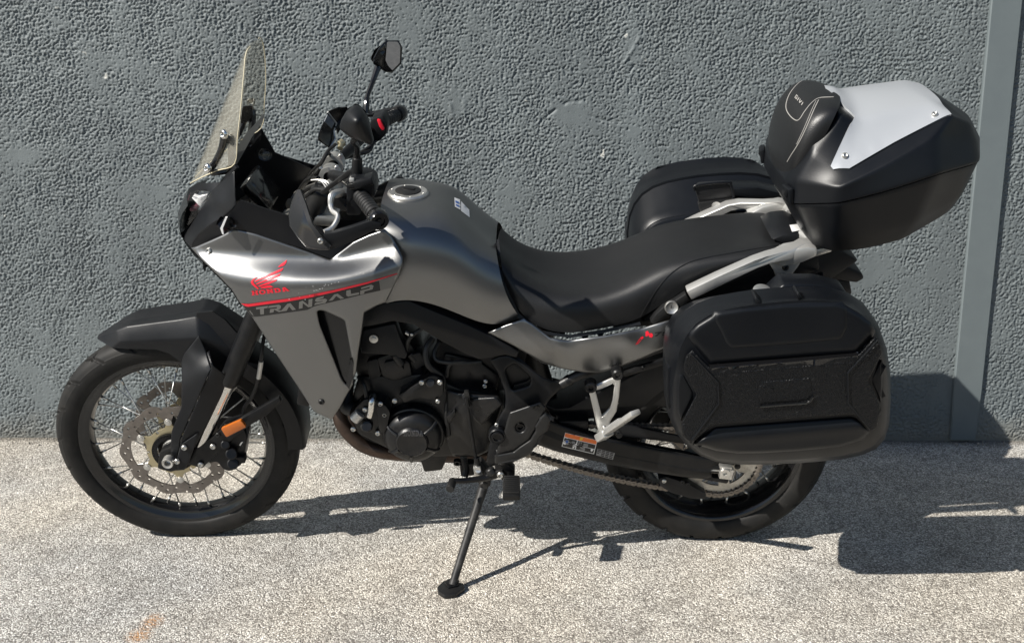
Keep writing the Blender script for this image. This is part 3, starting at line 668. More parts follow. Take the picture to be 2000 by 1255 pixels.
# ================================================================ FRONT FORK, FENDER, BRAKE
for sd in (-1, 1):
    def mz(p): q = P(p); return Vector((q.x, q.y * (1 if sd < 0 else -1), q.z))
    up = join(revolve([(0, 0), (.0235, 0), (.0255, .004), (.0275, .012), (.0275, .36), (0, .36)], mz((446, 748, -.105)), mz((512, 588, -.105)) - mz((446, 748, -.105)), 28))
    t = link('fork_tube', up, MT['dark'], bike)
    link('fork_slider', rod(mz((450, 738, -.105)), mz((384, 884, -.105)), .0195, n=24), MT['chrome'], t)
    link('fork_foot', prism([(-.815, .318), (-.80, .372), (-.745, .40), (-.715, .43), (-.70, .40), (-.735, .352), (-.745, .315), (-.78, .305)], -.122 if sd < 0 else .085, -.085 if sd < 0 else .122, .004), MT['dark'], t)
# fender over the tyre
rows = [[(191, 662, -.016), (190, 659, -.012), (191, 656, -.006), (193, 653, 0)],
        [(219, 679, -.062), (232, 668, -.066), (226, 644, -.045), (233, 634, 0)],
        [(245, 681, -.066), (262, 667, -.071), (247, 636, -.052), (258, 626, 0)],
        [(304, 682, -.07), (310, 665, -.077), (300, 629, -.055), (310, 618, 0)],
        [(330, 690, -.072), (350, 663, -.082), (345, 623, -.055), (353, 612, 0)],
        [(360, 712, -.078), (388, 661, -.088), (384, 616, -.056), (395, 606, 0)],
        [(400, 722, -.074), (412, 668, -.08), (412, 625, -.056), (418, 607, 0)],
        [(452, 730, -.068), (462, 690, -.070), (466, 655, -.05), (468, 640, 0)]]
fen = link('fender', solidify(bevelled(loft(rows, True, sub=0), .007), .004), MT['plastic'], bike, smooth=40); fen['label'] = 'angular black front fender over the tyre'
# rear flap of the fender
rws = []
for k in range(13):
    a = R(62 - 5.3 * k); rr = .372 + .012 * math.sin(k / 12 * math.pi); w = .064 + .006 * math.sin(k / 12 * 3)
    c = CF + Vector((math.cos(a) * rr, 0, math.sin(a) * rr)); lo = CF + Vector((math.cos(a) * (rr - .05), 0, math.sin(a) * (rr - .05)))
    rws.append([Vector((lo.x, -w, lo.z)), Vector((c.x - .008 * math.cos(a), -w, c.z - .008 * math.sin(a))), Vector((c.x, -w + .014, c.z)), Vector((c.x, 0, c.z))])
link('fender_flap', steer(solidify(loft(rws, True, sub=0), .004)), MT['plastic'], fen, smooth=30)
link('fender_stay', panel([(384, 611), (415, 608), (440, 625), (462, 650), (455, 700), (444, 735), (425, 715), (409, 686), (396, 668), (384, 640)], lambda x, y: -.058 - .012 * (x - 384) / 60, .006), MT['plastic'], fen)
# guards on the fork legs
gl = [(388, 655), (398, 676), (403, 689), (412, 720), (352, 857), (350, 880), (340, 901), (333, 882), (335, 842), (354, 795), (355, 733), (354, 706), (360, 690)]
gd = [(388, 655, -.092), (354, 706, -.094), (403, 689, -.104), (372, 700, -.106), (412, 720, -.134), (354, 760, -.126), (380, 735, -.130), (352, 857, -.134), (333, 882, -.128), (345, 800, -.128), (340, 901, -.124), (370, 790, -.133)]
gr = [(404, 688), (409, 684), (416, 713), (445, 735), (437, 765), (384, 866), (358, 915), (341, 902), (351, 880), (353, 858), (413, 720)]
gd2 = [(404, 688, -.108), (409, 684, -.10), (416, 713, -.138), (445, 735, -.124), (437, 765, -.124), (384, 866, -.13), (358, 915, -.124), (341, 902, -.122), (353, 858, -.137), (413, 720, -.138)]
for me, mt in ((panel(gl, gd, .004, step=6, edge=(3, .002)), 'plastic'), (panel(gr, gd2, .004, step=6, edge=(3, .002)), 'plastic')):
    g = link('fork_guard', me, MT[mt], bike, smooth=30); link('fork_guard', mirrored(me), MT[mt], bike, smooth=30)
blade = panel([(345, 899), (352, 868), (386, 845), (388, 850), (370, 900), (360, 917), (348, 918)], lambda x, y: -.142 + 0 * x, .012, step=6, edge=(3, .003)); link('guard_foot', blade, MT['plastic'], g)
for (x, y, r) in ((360, 873, .0085), (346, 900, .0085)): bolt(g, (x, y, -.144), r)
link('axle_end', join(revolve([(.0095, .004), (.0095, .020), (.015, .022), (.0165, .018), (.0165, 0), (.0095, 0)], P((331, 897, -.134)), (0, -1, 0), 24), rod((331, 897, -.125), (331, 897, -.132), .0095)), MT['alu'], bike)
# left caliper with its bracket, reflector and hoses
cal = link('brake_caliper', join(prism(rounded([(392, 905), (410, 868), (432, 838), (470, 828), (482, 850), (474, 905), (452, 920), (436, 917), (425, 900)], 8), -.115, -.055, .006),
      rod((452, 886, -.140), (452, 886, -.10), .0165, bev=.003), rod((455, 905, -.139), (455, 905, -.10), .0165, bev=.003), rod((440, 868, -.132), (440, 868, -.10), .013, bev=.003), box(P((470, 893, -.115)), .03, .03, .022, None, .004)), MT['dark'], bike)
link('brake_caliper', prism([(-.70, .33), (-.66, .46), (-.60, .50), (-.555, .45), (-.575, .36), (-.64, .31)], .055, .115, .006), MT['dark'], bike)
link('caliper_bracket', prism([(360, 905), (372, 880), (405, 862), (428, 842), (545, 775), (550, 785), (520, 812), (482, 835), (440, 870), (418, 892), (395, 915)], -.125, -.105, .004), MT['dark'], cal)
for (x, y, r) in ((416, 871, .0085), (392, 906, .0085), (426, 848, .007), (437, 869, .005)): bolt(cal, (x, y, -.128), r, mat='bracket' if r < .008 else 'bolt')
rf = link('reflector', prism(rounded([(431, 837), (470, 820), (481, 834), (442, 854)], 3), -.150, -.138, .002), MT['amber'], cal); rf['label'] = 'amber side reflector'
link('brake_hose', tube([(470, 870, -.12), (482, 845, -.10), (476, 800, -.08), (492, 775, -.085), (503, 745, -.09), (510, 700, -.1), (513, 672, -.09), (520, 640, -.07)], .0052, 8), MT['hose'], cal)
link('hose_sleeve', tube([(505, 738, -.0905), (510, 705, -.1005)], .0066, 10, False), MT['silver'], cal)
link('sensor_wire', tube([(392, 860, -.12), (425, 810, -.09), (452, 765, -.085), (462, 755, -.08)], .003, 6), MT['bolt'], cal)

# ================================================================ COWL, SCREEN, SHROUDS
cowl_o = [(458, 329), (444, 343), (429, 357), (413, 374), (396, 402), (380, 428), (371, 441), (350, 457), (361, 470), (374, 484), (379, 472), (390, 457), (410, 441), (436, 426), (455, 409), (462, 399), (460, 385), (459, 355)]
cowl_d = [(458, 329, -.15), (429, 357, -.125), (396, 402, -.10), (371, 441, -.085), (350, 457, -.06), (374, 484, -.12), (410, 441, -.16), (436, 426, -.175), (462, 399, -.185), (459, 355, -.165), (425, 395, -.15)]
me = panel(cowl_o, cowl_d, .004, step=7, edge=(5, .005))
cw = link('cowl', me, MT['plastic'], bike); link('cowl', mirrored(me), MT['plastic'], bike)
# lower return of the cowl down to the shroud
me = panel([(462, 399), (455, 409), (436, 426), (410, 441), (390, 457), (379, 472), (374, 484), (386, 482), (412, 470), (437, 459), (458, 446), (520, 463), (590, 485), (650, 507), (690, 470), (640, 450), (580, 426), (520, 408), (470, 391)],
           [(462, 399, -.185), (410, 441, -.16), (379, 472, -.125), (386, 482, -.125), (437, 459, -.165), (458, 446, -.178), (590, 485, -.195), (650, 507, -.20), (690, 470, -.17), (580, 426, -.19), (520, 408, -.19), (470, 391, -.186), (500, 440, -.185)], .004, step=9)
sc_ = link('side_cover', me, MT['plastic'], bike); link('side_cover', mirrored(me), MT['plastic'], bike)
# inner walls and floor of the cockpit
me = panel([(460, 398), (459, 331), (470, 300), (486, 276), (507, 246), (522, 271), (537, 298), (604, 328), (645, 350), (665, 400), (640, 448), (575, 426), (520, 408)], [(460, 398, .17), (470, 300, .15), (507, 246, .15), (604, 328, .16), (645, 350, .17), (640, 448, .16), (575, 426, .165)], .004, step=12)
link('inner_panel', me, MT['plastic'], cw)
fl = [Vector((-.60, -.13, 1.0)), Vector((-.58, -.15, 1.06)), Vector((-.40, -.17, 1.02)), Vector((-.2, -.16, .96)), Vector((-.2, -.15, .90)), Vector((-.5, -.12, .9))]
link('inner_floor', loft([[Vector((-.60, -.10, .985)), Vector((-.61, 0, .99))], [Vector((-.45, -.165, .98)), Vector((-.45, 0, .97))], [Vector((-.25, -.17, .95)), Vector((-.25, 0, .94))], [Vector((-.12, -.16, .93)), Vector((-.12, 0, .93))]], True, sub=0), MT['dark'], cw)
# nose and headlight
nose = loft([[Vector((-.62, -.10, 1.10)), Vector((-.655, 0, 1.115))], [Vector((-.655, -.095, 1.06)), Vector((-.685, -.04, 1.06)), ][:1] + [Vector((-.69, 0, 1.065))], [Vector((-.66, -.075, .99)), Vector((-.70, 0, 1.0))], [Vector((-.60, -.10, .93)), Vector((-.64, 0, .93))]], True, sub=1)
nz = link('headlight', nose, MT['gloss'], bike)
link('headlight_reflector', prism([(373, 386), (384, 391), (407, 378), (393, 404), (388, 402)], -.09, -.03, .003), MT['white'], nz)
link('headlight_reflector', prism([(369, 408), (388, 405), (384, 412), (371, 413)], -.085, -.04, .002), M('lamp_trim', (0.10, 0.03, 0.045), .25), nz)
link('headlight_lens', panel([(371, 378), (385, 371), (414, 371), (397, 400), (380, 427), (368, 440), (352, 454), (356, 432), (362, 405)], lambda x, y: -.098 + .0006 * np.clip(400 - x, 0, 60), .003, step=8), MT['lens'], nz)
# windscreen: side edge traced, bowed forward to the centre line
def wxc(z): return -.642 + .192 * (z - 1.113) / .356
Ledge = [(458, 320, -.150), (464, 268, -.150), (470, 215, -.140), (474, 170, -.125), (477, 135, -.108), (479, 112, -.092), (483, 98, -.07), (489, 91, -.045)]
rows = []
for i, e in enumerate(Ledge):
    l = P(e); r = []
    for t in (1, .82, .6, .36, .16, 0):
        y = l.y * t; xc = wxc(l.z - (.075 if i == 0 else .028 if i == 1 else 0) * (1 - t)); zz = l.z - (.10 if i == 0 else .04 if i == 1 else 0.008) * (1 - t ** 1.5)
        r.append(Vector((wxc(zz) + (l.x - wxc(l.z)) * t ** 2.2, y, zz)))
    rows.append(r)
wsc = link('windscreen', solidify(loft(rows, True, sub=2), .004), MT['windscreen'], bike, smooth=60)
# yellowish polished rim
edge_l = [tuple(P(e)) for e in Ledge]; bot = [tuple(v) for v in rows[0][::-1]]
link('screen_edge', join(tube([Vector(v) for v in bot] + [Vector(v) for v in edge_l[1:]], .0013, 6, sub=4), tube([Vector((v[0], -v[1], v[2])) for v in bot[1:]] + [Vector((v[0], -v[1], v[2])) for v in edge_l[1:]], .0013, 6, sub=4)), M('screen_rim', (.62, .56, .40), .25, spec=.6), wsc)
for sd in (1, -1):
    def mm(x, y, d): q = P((x, y, d)); return Vector((q.x, q.y * sd, q.z))
    b = link('screen_bracket', join(tube([mm(407, 330, -.115), mm(420, 318, -.11), mm(432, 292, -.12), mm(439, 265, -.128)], [.010, .009, .008, .010], 8), tube([mm(412, 338, -.105), mm(448, 330, -.10), mm(452, 300, -.11), mm(450, 275, -.12), mm(439, 263, -.126)], [.008, .009, .009, .009, .008], 8)), MT['smoke'], wsc)
    for q in ((439, 262, -.140), (407, 328, -.128)): bolt(b, mm(*q), .012, (-.55, -.8 * sd, .2), 'chrome')
link('deflector', panel([(517, 221), (514, 234), (492, 268), (480, 290), (462, 322), (458, 318), (462, 290), (480, 262), (500, 240)], lambda x, y: -.10 + .0 * x, .003, step=8), M('smoked_grey', (.10, .105, .105), .3), wsc)
link('sensor_bracket', panel(rounded([(473, 208), (493, 207), (494, 228), (484, 238), (470, 242)], 4), lambda x, y: .10 + 0 * x, .004, holes=[[(480, 218), (484, 214), (486, 220), (482, 226)]], step=8), MT['gloss'], wsc)
link('trim_strip', panel([(370, 368), (385, 358), (428, 356), (458, 322), (462, 328), (431, 363), (413, 374), (385, 372), (380, 382), (369, 380)], [(370, 368, -.03), (385, 358, -.06), (428, 356, -.11), (458, 322, -.152), (413, 374, -.11), (369, 380, -.03)], .008, step=8), MT['plastic'], cw)
me = revolve([(0, .02), (.010, .018), (.017, .008), (.018, 0), (0, 0)], P((518, 302, .148)), (.3, -.9, .25), 20); link('adjuster_knob', me, MT['lens'], cw)
# position lamp of the turn signal stalk
ts = link('turn_signal', panel([(431, 445), (443, 424), (452, 424), (462, 435), (441, 456), (436, 458)], lambda x, y: -.215 + .0012 * (x - 431), .03, step=6, edge=(4, .004)), MT['gloss'], bike)
link('signal_lens', panel([(430, 446), (440, 424), (444, 424), (435, 446), (437, 458), (434, 457)], lambda x, y: -.2175 + 0 * x, .004, step=5), MT['white'], ts)

# --- grey side shroud
sh_o = [(373, 484), (384, 481), (412, 469), (436, 458), (457, 446), (500, 456), (550, 473), (600, 490), (644, 506), (664, 492), (690, 472), (720, 458), (752, 447), (764, 460), (778, 482), (787, 503), (787, 517), (778, 540), (766, 566), (754, 590), (736, 597), (712, 610), (708, 640), (700, 690), (696, 727), (691, 737), (690, 750), (679, 768), (664, 795), (648, 819), (636, 814), (613, 803), (580, 752), (540, 692), (491, 617), (468, 591), (452, 565), (425, 537), (393, 506)]
hole = rounded([(619, 606), (631, 606), (673, 625), (678, 650), (687, 700), (684, 735), (677, 752), (668, 740), (640, 672), (624, 632)], 6, 3)
def curve1(pts, sig=22):
    xs = np.arange(300, 860, 2.0); v = np.interp(xs, [p[0] for p in pts], [p[1] for p in pts]); k = np.exp(-(np.arange(-60, 61, 2.0) / sig) ** 2 / 2); k /= k.sum()
    v = np.convolve(np.pad(v, 30, mode='edge'), k, mode='valid'); return lambda x: np.interp(x, xs, v)
shA = curve1([(360, 480), (400, 484), (457, 482), (560, 492), (650, 500), (700, 488), (752, 470), (800, 462)]); shB = curve1([(360, 515), (400, 532), (457, 556), (560, 560), (650, 556), (720, 545), (800, 520)])
shYT = curve1([(360, -.138), (400, -.162), (457, -.184), (530, -.192), (620, -.198), (700, -.200), (752, -.202), (800, -.212)]); shYC = curve1([(360, -.168), (400, -.203), (440, -.224), (480, -.238), (560, -.258), (640, -.266), (700, -.264), (800, -.240)])
def sh_d(x, y):
    s_ = np.clip((y - shA(x)) / np.maximum(shB(x) - shA(x), 8), 0, 1.0); s_ = s_ * s_ * (3 - 2 * s_)
    return shYT(x) + .00006 * (shA(x) - y) * (y < shA(x)) + (shYC(x) - shYT(x)) * s_ + .00027 * np.clip(y - shB(x) - 8, 0, 400)
me = panel(sh_o, sh_d, .004, holes=[hole], step=7, edge=(5, .006))
shroud = link('side_shroud', me, MT['grey'], bike, smooth=45); shroud['label'] = 'grey metallic side shroud with red winged emblem'
shroud_r = link('side_shroud', mirrored(me), MT['grey'], bike, smooth=45)
link('vent_liner', panel([(p[0] + (650 - p[0]) * -.06, p[1] + (680 - p[1]) * -.05) for p in hole], lambda x, y: -.205 + 0 * x, .004, step=14), MT['gloss'], shroud)
link('vent_fin', panel([(676, 752), (686, 700), (690, 712), (689, 740), (682, 760)], lambda x, y: -.228 + 0 * x, .012, step=8), MT['gloss'], shroud)
link('shroud_liner', panel([(373, 486), (393, 508), (452, 567), (470, 597), (464, 585), (446, 560), (400, 515)], lambda x, y: -.12 + 0 * x, .02, step=10), MT['plastic'], shroud)
SH = Surf(shroud)
for (x, y, r) in ((408, 490, .0085), (628, 784, .0085)):
    h, n = SH.hit(x, y); bolt(shroud, h - n * .001, r, n, 'bolt' if y < 600 else 'bracket')

# ================================================================ HANDLEBAR
hb = link('handlebar', tube([(739, 429, -.396), (697, 372, -.28), (676, 350, -.20), (655, 343, -.09), (645, 338, -.03), (654, 319, .045), (690, 286, .15), (728, 252, .25), (752, 236, .30), (780, 222, .396)], .0135, 14), MT['dark'], bike)
def grip(a, b):
    a, b = P(a), P(b); L = (b - a).length; prof = [(0, 0), (.0165, 0)]; k = 8
    for i in range(k):
        z0 = L * (.04 + .82 * i / k); z1 = L * (.04 + .82 * (i + .8) / k); prof += [(.0165, z0), (.0180, z0 + .001), (.0178, z1), (.0162, z1 + .001)]
    prof += [(.0165, L * .88), (.021, L * .885), (.022, L * .92), (.022, L * .98), (.018, L), (0, L)]
    return revolve(prof, a, b - a, 28)
g_l = link('grip', grip((703, 381, -.295), (737, 425, -.388)), MT['grip'], hb)
g_r = link('grip', grip((744, 240, .285), (778, 222, .385)), MT['grip'], hb)
for a, b in (((734, 422, -.382), (742, 433, -.412)), ((776, 223, .38), (783, 220, .41))):
    a_, b_ = P(a), P(b); d = b_ - a_; L = d.length
    link('bar_end', revolve([(.021, 0), (.0235, .004), (.0235, L - .006), (.020, L), (.012, L), (.011, L - .004), (.0065, L - .004), (.0060, L + .002), (0, L + .002)], a_, d, 32), MT['gloss'], hb)
# switch housings
link('switch_housing', join(prism(rounded([(676, 372), (677, 352), (690, 344), (722, 349), (731, 358), (733, 385), (722, 388), (706, 378), (695, 388), (692, 407), (677, 405)], 5), -.30, -.225, .005), box(P((712, 352, -.29)), .045, .05, .018, Matrix.Rotation(R(-14), 3, 'Y'), .004), prism(rounded([(676, 385), (692, 385), (705, 410), (703, 420), (677, 420)], 4), -.30, -.25, .005)), MT['plastic'], hb)
link('switch_button', box(P((690, 362, -.303)), .022, .014, .014, Matrix.Rotation(R(-14), 3, 'Y'), .003), MT['gloss'], hb)
link('switch_button', box(P((688, 350, -.295)), .012, .02, .010, None, .002), MT['silver'], hb)
link('switch_housing', join(prism(rounded([(726, 232), (748, 225), (757, 240), (755, 262), (740, 278), (726, 275), (718, 255)], 5), .235, .30, .006)), MT['plastic'], hb)
rb = link('kill_switch', prism(rounded([(736, 234), (743, 236), (751, 253), (747, 255), (741, 248)], 2), .222, .236, .002), MT['red'], hb)
# clamps, risers, fork tops, top yoke
for y, c in ((-.045, (645, 342)), (.045, (653, 319))):
    a = P((c[0], c[1], y)); cl = join(revolve([(.0145, -.019), (.0265, -.019), (.0265, .019), (.0145, .019)], a, (0, 1, 0), 28, closed=True), box(a + Vector((-.006, 0, -.038)), .042, .038, .060, Matrix.Rotation(R(-14), 3, 'Y'), .004))
    k = link('bar_clamp', cl, MT['silver'], hb)
    bolt(k, a + Vector((-.022, 0, .018)), .006, (-.4, 0, 1)); bolt(k, a + Vector((.018, 0, .022)), .006, (-.2, 0, 1))
yk = link('top_yoke', prism([(-.40, 1.055), (-.32, 1.09), (-.24, 1.075), (-.25, 1.05), (-.33, 1.055), (-.40, 1.03)], -.13, .13, .008), MT['alu'], bike)
for sd in (-1, 1):
    a = P((612, 410, -.105)); b = P((637, 388, -.105)); a.y *= -sd; b.y *= -sd
    link('fork_top', revolve([(.028, -.12), (.0275, 0), (.0275, .055), (.022, .06), (.022, .066), (0, .067)], a, SA_D, 28), MT['bracket'], yk)
# clutch lever and perch
lv = link('clutch_lever', join(tube([(668, 376, -.285), (658, 378, -.30), (648, 383, -.315), (646, 400, -.325), (650, 412, -.335), (659, 420, -.345), (657, 432, -.36), (648, 445, -.375), (634, 453, -.385)], [.010, .010, .0085, .0065, .0062, .0062, .006, .0055, .0065], 10)), MT['alu'], hb)
link('lever_perch', join(box(P((668, 392, -.275)), .035, .04, .03, Matrix.Rotation(R(25), 3, 'Y'), .004), rod((672, 405, -.29), (686, 396, -.28), .011, bev=.002)), MT['dark'], hb)
link('brake_lever', tube([(742, 262, .24), (724, 252, .30), (736, 232, .37), (752, 224, .42)], .0065, 8), MT['dark'], hb)
# phone mount arm and mirror post on the left
link('mount_arm', join(prism([(624, 376), (678, 334), (686, 331), (700, 330), (706, 336), (690, 344), (674, 350), (629, 381)], -.262, -.252, .002)), MT['bracket'], hb)
link('mirror_post', join(rod((697, 343, -.27), (698, 308, -.27), .0135, .0115, bev=.002), rod((697, 310, -.27), (697, 300, -.27), .0085)), MT['dark'], hb)
# mirrors
mr1 = link('mirror', join(panel([(693, 203), (700, 205), (708, 212), (720, 232), (726, 255), (730, 274), (727, 282), (722, 283), (684, 269), (665, 254), (663, 247), (667, 233), (676, 218)], [(693, 203, -.37), (720, 232, -.385), (730, 274, -.39), (684, 269, -.40), (663, 250, -.385), (690, 240, -.43), (705, 232, -.425), (708, 262, -.418)], .004, step=5, edge=(6, .014)),
            panel([(693, 203), (700, 205), (708, 212), (720, 232), (730, 274), (722, 283), (684, 269), (663, 250), (676, 218)], lambda x, y: -.366 + .0 * x, .004, step=10)), MT['plastic'], bike); mr1['label'] = 'near side mirror seen from behind its black housing'
link('mirror_stem', tube([(712, 262, -.375), (690, 275, -.36), (697, 285, -.31), (698, 303, -.27)], .0068, 8), MT['dark'], mr1)
mo = [(755, 79), (778, 79), (784, 88), (786, 95), (784, 125), (766, 143), (752, 141), (738, 131), (729, 125), (728, 116), (738, 97), (748, 84)]
mr2 = link('mirror', join(panel(mo, [(755, 79, .40), (778, 79, .41), (786, 95, .412), (784, 125, .412), (766, 143, .405), (729, 122, .36), (745, 110, .385), (738, 97, .37)], .02, step=6, edge=(5, .008))), MT['gloss'], bike); mr2['label'] = 'far side mirror with its glass towards the rider'
S2 = Surf(mr2)
link('mirror_glass', panel(rounded([(756, 82), (777, 82), (782, 92), (781, 123), (766, 138), (753, 119)], 3), lambda x, y: .392 + .0002 * (x - 756), .002, step=8), MT['mirror'], mr2)
link('mirror_stem', tube([(738, 132, .385), (728, 160, .35), (718, 186, .31), (716, 200, .29), (715, 222, .275)], [.010, .0068, .0068, .0085, .009], 10), MT['gloss'], mr2)
# hand guards
def shield_y(x, y): return -.395 - .012 * np.sin(np.clip((x - 563) / 80, 0, 1) * np.pi)
hg_o = [(574, 381), (579, 371), (586, 370), (596, 398), (608, 437), (628, 464), (646, 481), (643, 488), (624, 488), (600, 485), (580, 462), (565, 440), (563, 420), (568, 398)]
me = panel(hg_o, [(579, 371, -.30), (586, 370, -.305), (608, 437, -.395), (646, 481, -.425), (624, 488, -.42), (600, 485, -.405), (565, 440, -.345), (563, 420, -.33), (590, 430, -.375)], .005, step=6, edge=(4, .004))
hg = link('hand_guard', me, MT['smoke'], bike)
link('guard_rim', panel([(579, 371), (586, 370), (597, 398), (609, 436), (629, 462), (647, 480), (640, 484), (621, 466), (603, 440), (590, 402)], [(579, 371, -.305), (586, 370, -.31), (609, 436, -.403), (647, 480, -.432), (603, 440, -.40)], .006, step=6), MT['plastic'], hg)
link('guard_arm', prism(rounded([(631, 457), (652, 455), (690, 443), (724, 431), (745, 437), (742, 446), (726, 452), (690, 470), (650, 487), (640, 484)], 3), -.42, -.40, .004), MT['plastic'], hg)
bolt(hg, (626, 470, -.432), .007)
me = panel([(621, 267), (626, 251), (633, 236), (640, 220), (649, 230), (657, 242), (652, 257), (655, 270), (650, 282), (644, 290), (632, 282), (622, 275)], [(621, 267, .315), (640, 220, .350), (657, 242, .372), (644, 290, .335), (652, 257, .365)], .005, step=6, edge=(3, .002))
hg2 = link('hand_guard', me, MT['smoke'], bike)
link('guard_sky_sheen', panel([(634, 237), (640, 224), (654, 239), (648, 251)], [(634, 237, .322), (640, 224, .346), (654, 239, .362), (648, 251, .344)], .003, step=6), M('smoke_sky_sheen', (.16, .17, .185), .16), hg2)  # sky's reflection on the shield, put into a paler blue-grey colour
link('guard_rim', tube([(640, 219, .352), (657, 241, .370), (652, 257, .362), (655, 271, .352), (644, 290, .332)], .0026, 8, False), MT['silver'], hg2)
link('guard_arm', tube([(782, 220, .412), (762, 216, .42), (735, 222, .42), (700, 225, .415), (668, 236, .395), (652, 250, .368)], .009, 8), MT['plastic'], hg2)
link('guard_back', panel([(641, 218), (655, 212), (678, 209), (684, 222), (672, 240), (660, 262), (656, 244)], [(641, 218, .36), (678, 209, .40), (672, 240, .40), (656, 244, .375)], .004, step=8), MT['gloss'], hg2)
link('guard_arm', prism([(725, 222), (740, 217), (778, 212), (780, 217), (742, 223), (728, 228)], .395, .41, .003), MT['plastic'], hg2)
# display, low behind the screen
ctr = Vector((-.455, 0, 1.105)); rt = Matrix.Rotation(R(-35), 3, 'Y')
dsp = link('display', box(ctr, .026, .150, .095, rt, .008), MT['gloss'], bike)
link('display_screen', box(ctr + rt @ Vector((.0132, 0, .006)), .002, .130, .070, rt, .001), M('display_off', (.006, .006, .007), .12, coat=.4), dsp)
link('display_stalk', tube([ctr + Vector((-.015, 0, -.03)), Vector((-.49, 0, 1.04)), Vector((-.50, 0, 1.0))], .012, 8), MT['dark'], dsp)
# cables and hoses round the yoke
for i, pth in enumerate([[(676, 395, -.24), (640, 372, -.14), (610, 365, -.08), (585, 385, -.04), (590, 420, 0)], 
        [(735, 275, .24), (700, 300, .2), (655, 312, .12), (640, 300, .02), (618, 335, -.02), (600, 352, 0), (590, 372, .02)], [(730, 270, .25), (720, 295, .22), (690, 300, .18), (668, 296, .10)], [(655, 282, .05), (640, 296, .0), (626, 318, -.02), (608, 338, 0), (596, 360, .03)], [(622, 348, -.08), (600, 352, -.02), (582, 376, .04)], [(640, 372, -.18), (615, 370, -.14), (595, 385, -.1), (583, 395, -.06)]]):
    link('control_cable', tube(pth, .0045 if i % 2 else .0058, 8), MT['hose'], hb)
for k in range(3): link('loom_wire', tube([(608 + 4 * k, 352, -.12), (624 + 3 * k, 352, -.13), (634 + 4 * k, 362 - 2 * k, -.14), (640 + 3 * k, 374, -.15)], .0022, 6), MT['bolt'], hb)
link('hose_banjo', join(rod((663, 283, .02), (671, 277, .03), .010, bev=.002), rod((666, 284, .01), (664, 290, .0), .007)), MT['gold'], hb)

# ================================================================ TANK, SEAT, TAIL
rows = [[(735, 600, -.150), (745, 560, -.180), (752, 505, -.195), (748, 452, -.182), (742, 418, -.14), (744, 396, -.08), (-.135, 0, 1.098)],
        [(775, 583, -.182), (785, 550, -.204), (790, 508, -.213), (790, 462, -.20), (785, 428, -.156), (783, 401, -.088), (-.095, 0, 1.100)],
        [(835, 588, -.182), (838, 550, -.204), (842, 508, -.210), (842, 462, -.192), (838, 430, -.145), (836, 400, -.086), (-.03, 0, 1.098)],
        [(895, 612, -.176), (893, 560, -.198), (893, 512, -.199), (891, 470, -.176), (884, 432, -.126), (873, 404, -.084), (.035, 0, 1.075)],
        [(960, 640, -.165), (945, 590, -.186), (940, 545, -.184), (935, 506, -.162), (928, 468, -.117), (921, 447, -.082), (.10, 0, 1.020)],
        [(1017, 621, -.155), (995, 592, -.172), (980, 550, -.168), (974, 520, -.146), (970, 496, -.112), (968, 482, -.080), (.153, 0, .957)]]
tk = link('fuel_tank', loft(rows, True, sub=3), MT['grey'], bike, smooth=60)
TK = Surf(tk)
h, n = TK.hit(797, 377)
capn = (n + Vector((0, 0, .3))).normalized(); capo = h
cp = link('filler_cap', revolve([(0, .008), (.030, .008), (.034, .006), (.036, .007), (.049, .006), (.053, .002), (.054, -.006)], capo, capn, 48), MT['alu'], bike)
link('cap_centre', revolve([(0, .012), (.026, .0115), (.033, .009), (.034, .004)], capo, capn, 40), MT['bracket'], cp)
u = capn.orthogonal().normalized()
for k in range(6):
    a = 2 * math.pi * k / 6; v = (Matrix.Rotation(a, 3, capn) @ u); bolt(cp, capo + v * .043 + capn * .005, .0035, capn, 'bolt')
link('lock_cover', box(capo + capn * .012 + Vector((.004, 0, 0)), .03, .012, .004, capn.to_track_quat('Z', 'X').to_matrix(), .001), MT['dark'], cp)
lab = link('sticker', decal(TK, [[(887, 386), (898, 390), (899, 410), (888, 404)], [(900, 393), (916, 410), (917, 425), (900, 412)]], .0008, 5), MT['white'], tk); lab['label'] = 'white and blue notice sticker'
link('sticker_print', decal(TK, [[(889, 392), (896, 395), (896, 399), (889, 396)], [(890, 399), (897, 402), (896, 405), (890, 402)]], .0013, 4), MT['blue'], tk)
# black trim between tank and frame
# seat
rows = [[(984, 548, -.13), (980, 520, -.125), (976, 490, -.085), (973, 470, 0)],
        [(1012, 612, -.158), (1006, 566, -.156), (1003, 518, -.095), (1003, 499, 0)],
        [(1060, 645, -.174), (1053, 596, -.174), (1048, 554, -.122), (1045, 535, 0)],
        [(1112, 652, -.180), (1112, 608, -.184), (1106, 570, -.138), (1100, 545, 0)],
        [(1178, 641, -.180), (1182, 599, -.184), (1182, 564, -.142), (1176, 537, 0)],
        [(1248, 626, -.176), (1256, 576, -.178), (1252, 533, -.138), (1244, 508, 0)],
        [(1300, 588, -.166), (1306, 545, -.166), (1302, 504, -.130), (1300, 480, 0)],
        [(1370, 547, -.156), (1373, 520, -.160), (1370, 495, -.132), (1364, 469, 0)],
        [(1450, 517, -.150), (1452, 504, -.153), (1450, 485, -.122), (1448, 462, 0)],
        [(1526, 494, -.140), (1530, 488, -.142), (1524, 476, -.108), (1514, 459, 0)],
        [(1536, 492, -.118), (1538, 486, -.120), (1536, 477, -.085), (1532, 466, 0)]]
st_ = link('seat', solidify(loft(rows, True, sub=3), .012), MT['seat'], bike, smooth=60)
SE = Surf(st_)
